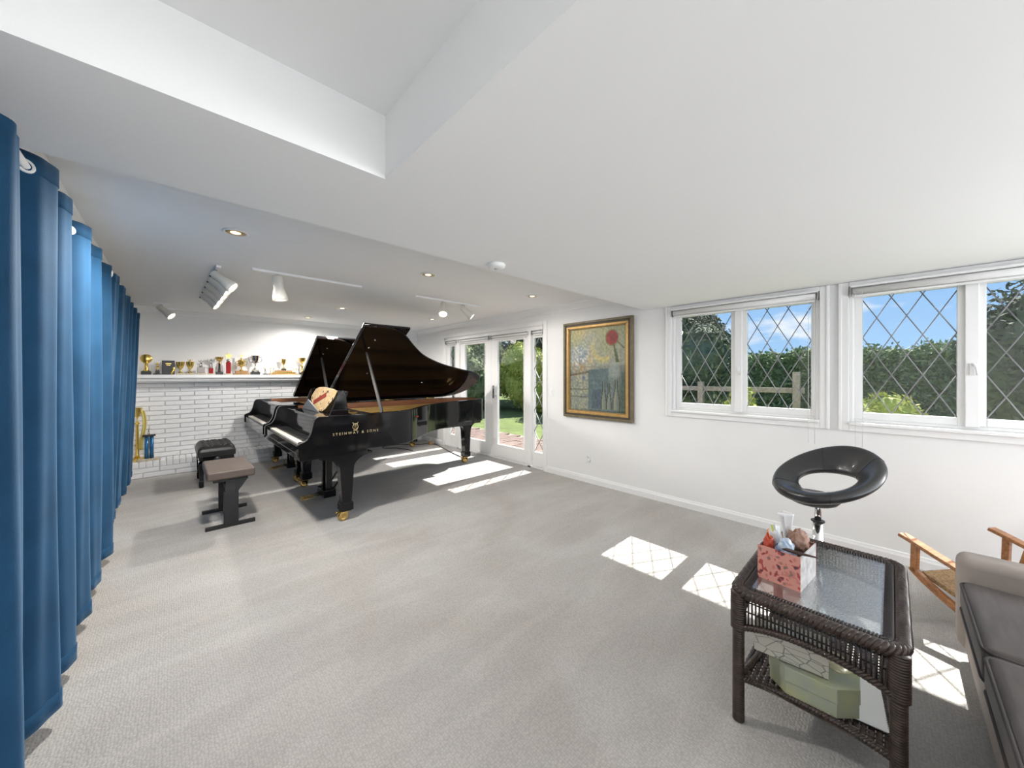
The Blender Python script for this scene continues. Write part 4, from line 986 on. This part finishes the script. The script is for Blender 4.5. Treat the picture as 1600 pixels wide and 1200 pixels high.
# things on the glass
GZ = TZ - .0055
cb = thing('craft_box', 'open pink printed cardboard box on the glass table', 'box', (1.945, .315, GZ), -.12)
PK = bpy.data.materials.new('pink_print'); PK.use_nodes = True; t = PK.node_tree; b = t.nodes['Principled BSDF']; b.inputs['Roughness'].default_value = .5
tcn = t.nodes.new('ShaderNodeTexCoord'); vn = t.nodes.new('ShaderNodeTexNoise'); vn.inputs['Scale'].default_value = 42; vn.inputs['Detail'].default_value = 1; t.links.new(tcn.outputs['Object'], vn.inputs['Vector'])
rn = t.nodes.new('ShaderNodeValToRGB'); rn.color_ramp.interpolation = 'CONSTANT'
for p_, c_ in ((0, (.06, .05, .07)), (.33, (.40, .07, .06)), (.40, (.62, .28, .23)), (.62, (.55, .20, .16)), (.70, (.22, .16, .14))):
    e = rn.color_ramp.elements.new(p_) if p_ > 0 else rn.color_ramp.elements[0]; e.color = (*c_, 1)
rn.color_ramp.elements[-1].position = 1; rn.color_ramp.elements[-1].color = (.6, .6, .62, 1)
t.links.new(vn.outputs['Fac'], rn.inputs[0]); t.links.new(rn.outputs[0], b.inputs['Base Color'])
CW, CD, CH = .105, .075, .14
MB().box(-CW, -CW + .004, -CD, CD, 0, CH).build('front_panel', PK, cb); MB().box(CW - .004, CW, -CD, CD, 0, CH).build('back_panel', PK, cb)
WP = mat('white_print', (.66, .64, .64), .5, noise_amt=.35, nscale=30)
MB().box(-CW + .004, CW - .004, -CD, -CD + .004, 0, CH).build('side_panel', WP, cb); MB().box(-CW + .004, CW - .004, CD - .004, CD, 0, CH).build('side_panel', WP, cb)
MB().box(-CW + .004, CW - .004, -CD + .004, CD - .004, 0, .004).build('bottom_panel', WP, cb)
def crumple(name, c0, r, m, label, cat, seed, amp=.35, fr=2.2):
    def fn(u, v):
        a = 2 * PI * u; b_ = PI * v; p = Vector((math.sin(b_) * math.cos(a), math.sin(b_) * math.sin(a), math.cos(b_)))
        k2 = 1 + amp * noise.noise(p * fr + Vector((seed, 0, 0))) + amp * .5 * abs(noise.noise(p * fr * 2.5 + Vector((0, seed, 0))))
        return (p.x * r[0] * k2, p.y * r[1] * k2, p.z * r[2] * k2)
    o = MB().grid(fn, 28, 18).build(name, m, loc=c0); return tag(o, label, cat)
def inbox(x, y, z): 
    v = Matrix.Rotation(-.12, 3, 'Z') @ Vector((x, y, 0)); return (1.945 + v.x, .315 + v.y, GZ + z)
crumple('snack_packet', inbox(-.06, .048, .125), (.026, .02, .05), mat('red_foil', (.45, .06, .03), .3), 'shiny red packet at the left of the craft box', 'packet', 2)
o = MB().grid(lambda u, v: ((u - .5) * .02, (u - .5) * .03 * (1 - v), v * .06 + .004 * math.sin(u * 9)), 6, 8).build('orange_tag', mat('orange_plastic', (.85, .22, .03), .4), loc=inbox(-.06, .05, .14), solid=.002); tag(o, 'orange plastic strip sticking up behind the red packet', 'strip')
crumple('blue_bag', inbox(-.055, -.012, .13), (.034, .032, .045), mat('blue_bag', (.07, .16, .34), .3, col2=(.5, .58, .66), nscale=28), 'crumpled blue and clear bag in the craft box', 'bag', 5)
crumple('clear_bag', inbox(.0, .042, .14), (.03, .024, .062), mat('clear_bag', (.62, .65, .66), .2), 'pale clear bag standing behind the blue bag', 'bag', 9)
crumple('yarn_bundle', inbox(.045, -.028, .145), (.045, .034, .05), mat('yarn', (.46, .30, .25), .8, col2=(.22, .11, .06), nscale=40), 'tangle of brown and pink yarn in the craft box', 'yarn', 13, .5, 3)
ts = MB().grid(lambda u, v: ((u - .5) * .05 * (.4 + v) + .012 * math.sin(v * 4), .02 * math.sin(u * 7) * (.4 + v), v * .13), 12, 12).build('tissue', PAPER, loc=inbox(.06, .02, .125), solid=.001); tag(ts, 'white tissue sticking up out of the craft box', 'tissue')
tag(MB().tube([inbox(-.082, -.008, .146), inbox(-.085, -.055, .148), inbox(-.08, -.125, .153)], [.006, .0075, .003], 8).build('brown_pen', mat('dark_brown', (.05, .025, .018), .4), loc=(0, 0, 0)), 'dark brown pen lying across the craft box edge', 'pen')
tag(MB().tube([inbox(-.01, .035, .12), inbox(-.02, .05, .21)], [.005, .004], 8).build('green_marker', mat('lime', (.45, .48, .08), .4)), 'lime green marker leaning in the craft box', 'marker')

# ================================================================ SOFA
VB = mat('taupe_velvet', (.085, .070, .066), .75, sheen=.12, noise_amt=.25, nscale=7, aniso=(1, 6, 1), bump=.1, bscale=200); VF = mat('taupe_fabric', (.36, .315, .285), .8, noise_amt=.1, nscale=10, bump=.15, bscale=220)
PIPE = mat('sofa_piping', (.05, .043, .042), .7)
sf = thing('sofa', 'taupe velvet sofa with piped seat cushions at the right edge', 'sofa', (1.95, -.62, 0))
def lb_(x0, x1, y0, y1, z0, z1): return MB().box(x0 - 1.95, x1 - 1.95, y0 + .62, y1 + .62, z0, z1)
lb_(1.0, 2.94, -1.05, -.245, .07, .29).build('base', VF, sf, bevel=.02, seg=3)
lb_(.82, 2.95, -1.22, -1.03, .07, .82).build('back', VF, sf, bevel=.05, seg=4)
for x0, x1 in ((2.80, 2.95), (.82, 1.02)): lb_(x0, x1, -1.2, -.222, .07, .53).build('arm', VF, sf, bevel=.045, seg=4)
for x0, x1 in ((2.135, 2.795), (1.47, 2.13), (1.025, 1.465)):
    k = lb_(x0, x1, -1.03, -.225, .285, .425).build('seat_cushion', VB, sf, bevel=.035, seg=4)
    for zz in (.412, .298):
        hx3, hy3 = (x1 - x0) / 2 - .006, .40; cx, cy = (x0 + x1) / 2 - 1.95, -.6275 + .62
        MB().tube([Vector((p.x + cx, p.y + cy, zz)) for p in rrect(hx3, hy3, .04, 5, .05)], .006, 6, True).build('piping', PIPE, k)
for x0, x1 in ((2.14, 2.79), (1.48, 2.12)): lb_(x0, x1, -1.04, -.88, .43, .84).build('back_cushion', VB, sf, bevel=.06, seg=4)
for x in (.9, 2.88):
    for y in (-1.15, -.29): lb_(x - .03, x + .03, y - .03, y + .03, 0, .072).build('foot', BLACKS, sf)

# ================================================================ WOODEN LOUNGE CHAIR
CANE = mat('cane', (.42, .27, .13), .6, noise_amt=.5, nscale=90)
lc = thing('lounge_chair', 'low teak armchair with a woven back under the window', 'chair', (3.39, -.45, 0), R(-36.7))
def bar(x, pts, w, h, nm):
    mm = MB(); n = len(pts); vs_ = []
    for i, (y, z) in enumerate(pts):
        a, b_ = pts[max(i - 1, 0)], pts[min(i + 1, n - 1)]; t_ = Vector((b_[0] - a[0], b_[1] - a[1])).normalized(); nn = Vector((-t_.y, t_.x))
        for (dx, dn) in ((-w, -h), (w, -h), (w, h), (-w, h)): vs_.append((x + dx, y + nn.x * dn, z + nn.y * dn))
    fs_ = [(i * 4 + k2, i * 4 + (k2 + 1) % 4, (i + 1) * 4 + (k2 + 1) % 4, (i + 1) * 4 + k2) for i in range(n - 1) for k2 in range(4)] + [(0, 1, 2, 3), (4 * n - 1, 4 * n - 2, 4 * n - 3, 4 * n - 4)]
    return mm.add(vs_, fs_).build(nm, WOOD, lc, bevel=.004)
for x in (-.33, .33):
    bar(x, [(.265, .435), (.21, .42), (.10, .385), (-.02, .35), (-.15, .325), (-.22, .32)], .028, .011, 'arm')
    bar(x, [(.195, .405), (.20, .235)], .014, .016, 'arm_post')
    bar(x, [(.215, .26), (.15, .21), (.07, .165), (-.02, .12), (-.12, .075), (-.22, .03), (-.27, .02)], .014, .018, 'side_rail')
    bar(x, [(-.17, .10), (-.20, .32), (-.25, .56), (-.27, .64)], .016, .018, 'back_post')
MB().box(-.35, .35, -.016, .016, .60, .66).build('top_rail', WOOD, lc, bevel=.012, seg=3).location = (0, -.272, 0)
MB().box(-.312, .312, -.006, .006, -.19, .19, Matrix.Translation((0, -.222, .42)) @ Matrix.Rotation(R(11), 4, 'X')).build('woven_back', CANE, lc)
MB().box(-.312, .312, -.19, .19, -.012, .012, Matrix.Translation((0, .0, .185)) @ Matrix.Rotation(R(17), 4, 'X')).build('seat', CANE, lc, bevel=.004)

# ================================================================ CABLE UNDER THE PIANO
CB = mat('black_cable', (.02, .02, .022), .5)
pts = catmull([(3.25, 6.15), (3.15, 6.55), (2.95, 6.75), (3.05, 6.92), (3.35, 6.88), (3.5, 6.70), (3.65, 6.60), (3.80, 6.53), (3.86, 6.3), (3.70, 5.6), (3.60, 5.1)], 8)
tag(MB().tube([(x, y, .008) for x, y in pts], .007, 6).build('power_cable', CB), 'black power cable coiled on the carpet behind the pianos', 'cable')
pa = thing('power_adapter', 'small tan plug adapter on the carpet by the french doors', 'adapter', (3.80, 6.45, 0))
MB().box(-.035, .035, -.025, .025, 0, .07).build('body', mat('tan_plastic', (.50, .30, .12), .5), pa, bevel=.006)
MB().tube([(0, 0, .07), (.01, .01, .11), (.05, .02, .12), (.07, .0, .01)], .005, 6).build('lead', PAPER, pa)

# ================================================================ GARDEN
LAWN = mat('lawn', (.15, .20, .045), .9, noise_amt=.35, nscale=3, bump=.6, bscale=60)
tag(MB().box(XR + .16, 60, -40, 60, -.3, -.11).build('lawn', LAWN), 'green lawn beyond the patio', 'lawn', kind='structure')
PAVE = mat('paver', (.24, .165, .135), .8, noise_amt=.35, nscale=9, bump=.4, bscale=40)
pv = thing('patio', 'red brown brick patio outside the french doors', 'patio', (0, 0, 0))
MB().box(XR + .165, 6.25, 3.0, 8.4, -.115, -.075).build('bedding', mat('sand', (.30, .26, .22), .9), pv)
pme = brick_me(.385, .05, .185, 'paver', PAVE)
r_ = 0; y = 3.1
while y < 8.35:
    x = XR + .17 + .195 + (.2 if r_ % 2 else 0)
    while x < 6.1:
        inst('paver', pme, pv, (x, y, -.07 + random.uniform(-.004, .004)), (0, 0, random.uniform(-.02, .02))); x += .40
    y += .20; r_ += 1
def leafmat(name, c1, c2):
    m = bpy.data.materials.new(name); m.use_nodes = True; t = m.node_tree; b = t.nodes['Principled BSDF']; b.inputs['Roughness'].default_value = .75; b.inputs['Specular IOR Level'].default_value = .12
    g_ = t.nodes.new('ShaderNodeNewGeometry'); r = t.nodes.new('ShaderNodeValToRGB'); r.color_ramp.elements[0].color = (*c1, 1); r.color_ramp.elements[1].color = (*c2, 1)
    t.links.new(g_.outputs['Random Per Island'], r.inputs[0]); t.links.new(r.outputs[0], b.inputs['Base Color']); return m
LY = leafmat('leaf_yellow_green', (.20, .28, .05), (.50, .50, .14)); LD = leafmat('leaf_dark', (.035, .055, .03), (.13, .16, .09)); LG = leafmat('leaf_green', (.10, .15, .06), (.33, .40, .19)); LM_ = leafmat('leaf_mixed', (.05, .09, .035), (.22, .25, .12))
BARK = mat('bark', (.12, .085, .06), .9, noise_amt=.4, nscale=12, bump=.6, bscale=30)
def foliage(name, label, cat, c0, r, n, ls, m, seed, lumps=9, trunk=0, group=None):
    rnd = random.Random(seed); T = thing(name, label, cat, (c0[0], c0[1], -.11), group=group); zc = c0[2] + .11
    q = MB(); L_ = []
    for k in range(lumps):
        a = rnd.uniform(0, 2 * PI); e_ = rnd.uniform(-.7, .9); h = math.sqrt(1 - e_ * e_)
        L_.append((Vector((math.cos(a) * h * r[0] * .62, math.sin(a) * h * r[1] * .62, e_ * r[2] * .62)), rnd.uniform(.40, .58)))
    L_.append((Vector((0, 0, 0)), .72))
    for i in range(n):
        cc, f = L_[rnd.randrange(len(L_))]
        d_ = Vector((rnd.gauss(0, 1), rnd.gauss(0, 1), rnd.gauss(0, 1))).normalized(); s_ = f * rnd.uniform(.82, 1.08)
        p = cc + Vector((d_.x * r[0] * s_, d_.y * r[1] * s_, d_.z * r[2] * s_))
        if p.z + zc < .02: continue
        nn = (d_ + Vector((rnd.gauss(0, .6), rnd.gauss(0, .6), rnd.gauss(0, .6)))).normalized(); u = nn.orthogonal().normalized(); u = Matrix.Rotation(rnd.uniform(0, 2 * PI), 3, nn) @ u; w = nn.cross(u); l = ls * rnd.uniform(.6, 1.3)
        o_ = len(q.v); P = Vector((p.x, p.y, p.z + zc))
        q.v += [tuple(P - u * l), tuple(P + w * l * .42), tuple(P + u * l), tuple(P - w * l * .42)]; q.f.append((o_, o_ + 1, o_ + 2, o_ + 3)); q.sm.append(False)
    for cc, f in L_: q.ball((cc.x, cc.y, max(.3 * f * r[2], cc.z + zc)), r[0] * f * .86, r[1] * f * .86, min(r[2] * f * .86, max(.3 * f * r[2], cc.z + zc) - .01), 12, 8)
    me = bpy.data.meshes.new('foliage'); me.from_pydata(q.v, [], q.f); me.materials.append(m); o = bpy.data.objects.new('foliage', me); COL.objects.link(o); o.parent = T; o['kind'] = 'stuff'
    if trunk: MB().tube([(0, 0, 0), (.05, .03, zc * .6), (0, 0, zc)], [trunk, trunk * .8, trunk * .5], 10).build('trunk', BARK, T)
    return T
GS = 'shrubs beyond the french doors'
foliage('garden_shrub', 'bright yellow green shrub seen through the near french door', 'shrub', (11.0, 10.7, 1.1), (1.6, 1.6, 1.7), 16000, .065, LY, 1, group=GS)
foliage('garden_shrub', 'dark leafy shrub left of the bright yellow green shrub', 'shrub', (10.4, 13.4, 1.2), (1.8, 1.8, 1.9), 7000, .10, LM_, 2, group=GS)
foliage('garden_shrub', 'dark shrub seen through the near sidelight', 'shrub', (11.6, 8.1, 1.1), (1.5, 1.4, 1.7), 7000, .09, LM_, 3, group=GS)
foliage('garden_tree', 'tall dark tree behind the yellow green shrub', 'tree', (15.0, 13.8, 2.3), (2.0, 3.4, 2.4), 9000, .14, LD, 4, trunk=.16)
foliage('garden_tree', 'tall mixed green tree behind the far french door', 'tree', (13.0, 18.0, 2.3), (2.2, 2.4, 2.5), 7000, .14, LM_, 5, trunk=.15)
foliage('garden_tree', 'tall tree beyond the near sidelight', 'tree', (16.0, 9.6, 2.2), (2.2, 2.2, 2.6), 7000, .14, LD, 6, trunk=.15)
foliage('garden_tree', 'dark spreading tree outside the window nearest the painting', 'tree', (8.8, 3.05, 1.9), (1.3, 1.0, 1.2), 16000, .055, LD, 7, trunk=.07)
foliage('garden_shrub', 'sparse shrub under the dark spreading tree', 'shrub', (8.9, 3.2, .7), (.8, .9, .85), 7000, .05, LM_, 8)
foliage('garden_tree', 'dense dark evergreen at the right of the garden', 'tree', (7.8, -1.98, 1.9), (1.4, 1.5, 2.2), 24000, .052, LD, 9, trunk=.12)
foliage('garden_shrub', 'low yellow green shrub beneath the window behind the sofa', 'shrub', (6.7, .05, .55), (.55, .62, .60), 5000, .04, LY, 10)
foliage('garden_shrub', 'small pale shrub beside the wooden fence', 'shrub', (7.0, 1.75, .55), (.4, .35, .65), 2200, .05, LY, 11)
def hedge(name, label, x, y0, y1, h, d_, n, m, seed):
    rnd = random.Random(seed); T = thing(name, label, 'hedge', (x, (y0 + y1) / 2, -.11)); q = MB(); L_ = (y1 - y0) / 2
    q.box(-d_ * .42, d_ * .42, -L_, L_, 0, h)
    for i in range(n):
        y = rnd.uniform(-L_, L_); top = h + .11 + .22 * noise.noise((y * .8, seed, 0)) + .12 * noise.noise((y * 3, 0, seed)); 
        if rnd.random() < .6: p = Vector((-d_ * .5 + rnd.gauss(0, .06), y, rnd.uniform(0, top)))
        else: p = Vector((rnd.uniform(-d_ * .5, d_ * .5), y, top + rnd.gauss(0, .09)))
        nn = Vector((rnd.gauss(-.5, .7), rnd.gauss(0, .7), rnd.gauss(.4, .7))).normalized(); u = Matrix.Rotation(rnd.uniform(0, 2 * PI), 3, nn) @ nn.orthogonal().normalized(); w = nn.cross(u); l = .062 * rnd.uniform(.6, 1.3); o_ = len(q.v)
        q.v += [tuple(p - u * l), tuple(p + w * l * .4), tuple(p + u * l), tuple(p - w * l * .4)]; q.f.append((o_, o_ + 1, o_ + 2, o_ + 3)); q.sm.append(False)
    me = bpy.data.meshes.new('foliage'); me.from_pydata(q.v, [], q.f); me.materials.append(m); o = bpy.data.objects.new('foliage', me); COL.objects.link(o); o.parent = T; o['kind'] = 'stuff'
hedge('garden_hedge', 'long green hedge along the back of the garden', 12.6, -5, 6.2, 1.95, 1.2, 36000, LG, 3)
fn_ = thing('garden_fence', 'weathered post and rail fence in front of the hedge', 'fence', (7.6, 2.6, -.11))
FWD = mat('weathered_wood', (.36, .31, .26), .8, noise_amt=.3, nscale=20)
for y in (-1.5, .0, 1.5, 3.0): MB().box(-.05, .05, y - .05, y + .05, 0, 1.58 if y < -1 else 1.4).build('post', FWD, fn_, bevel=.006)
for z in (1.22, .75): MB().box(.05, .085, -1.6, 3.1, z, z + .09).build('rail', FWD, fn_, bevel=.004)
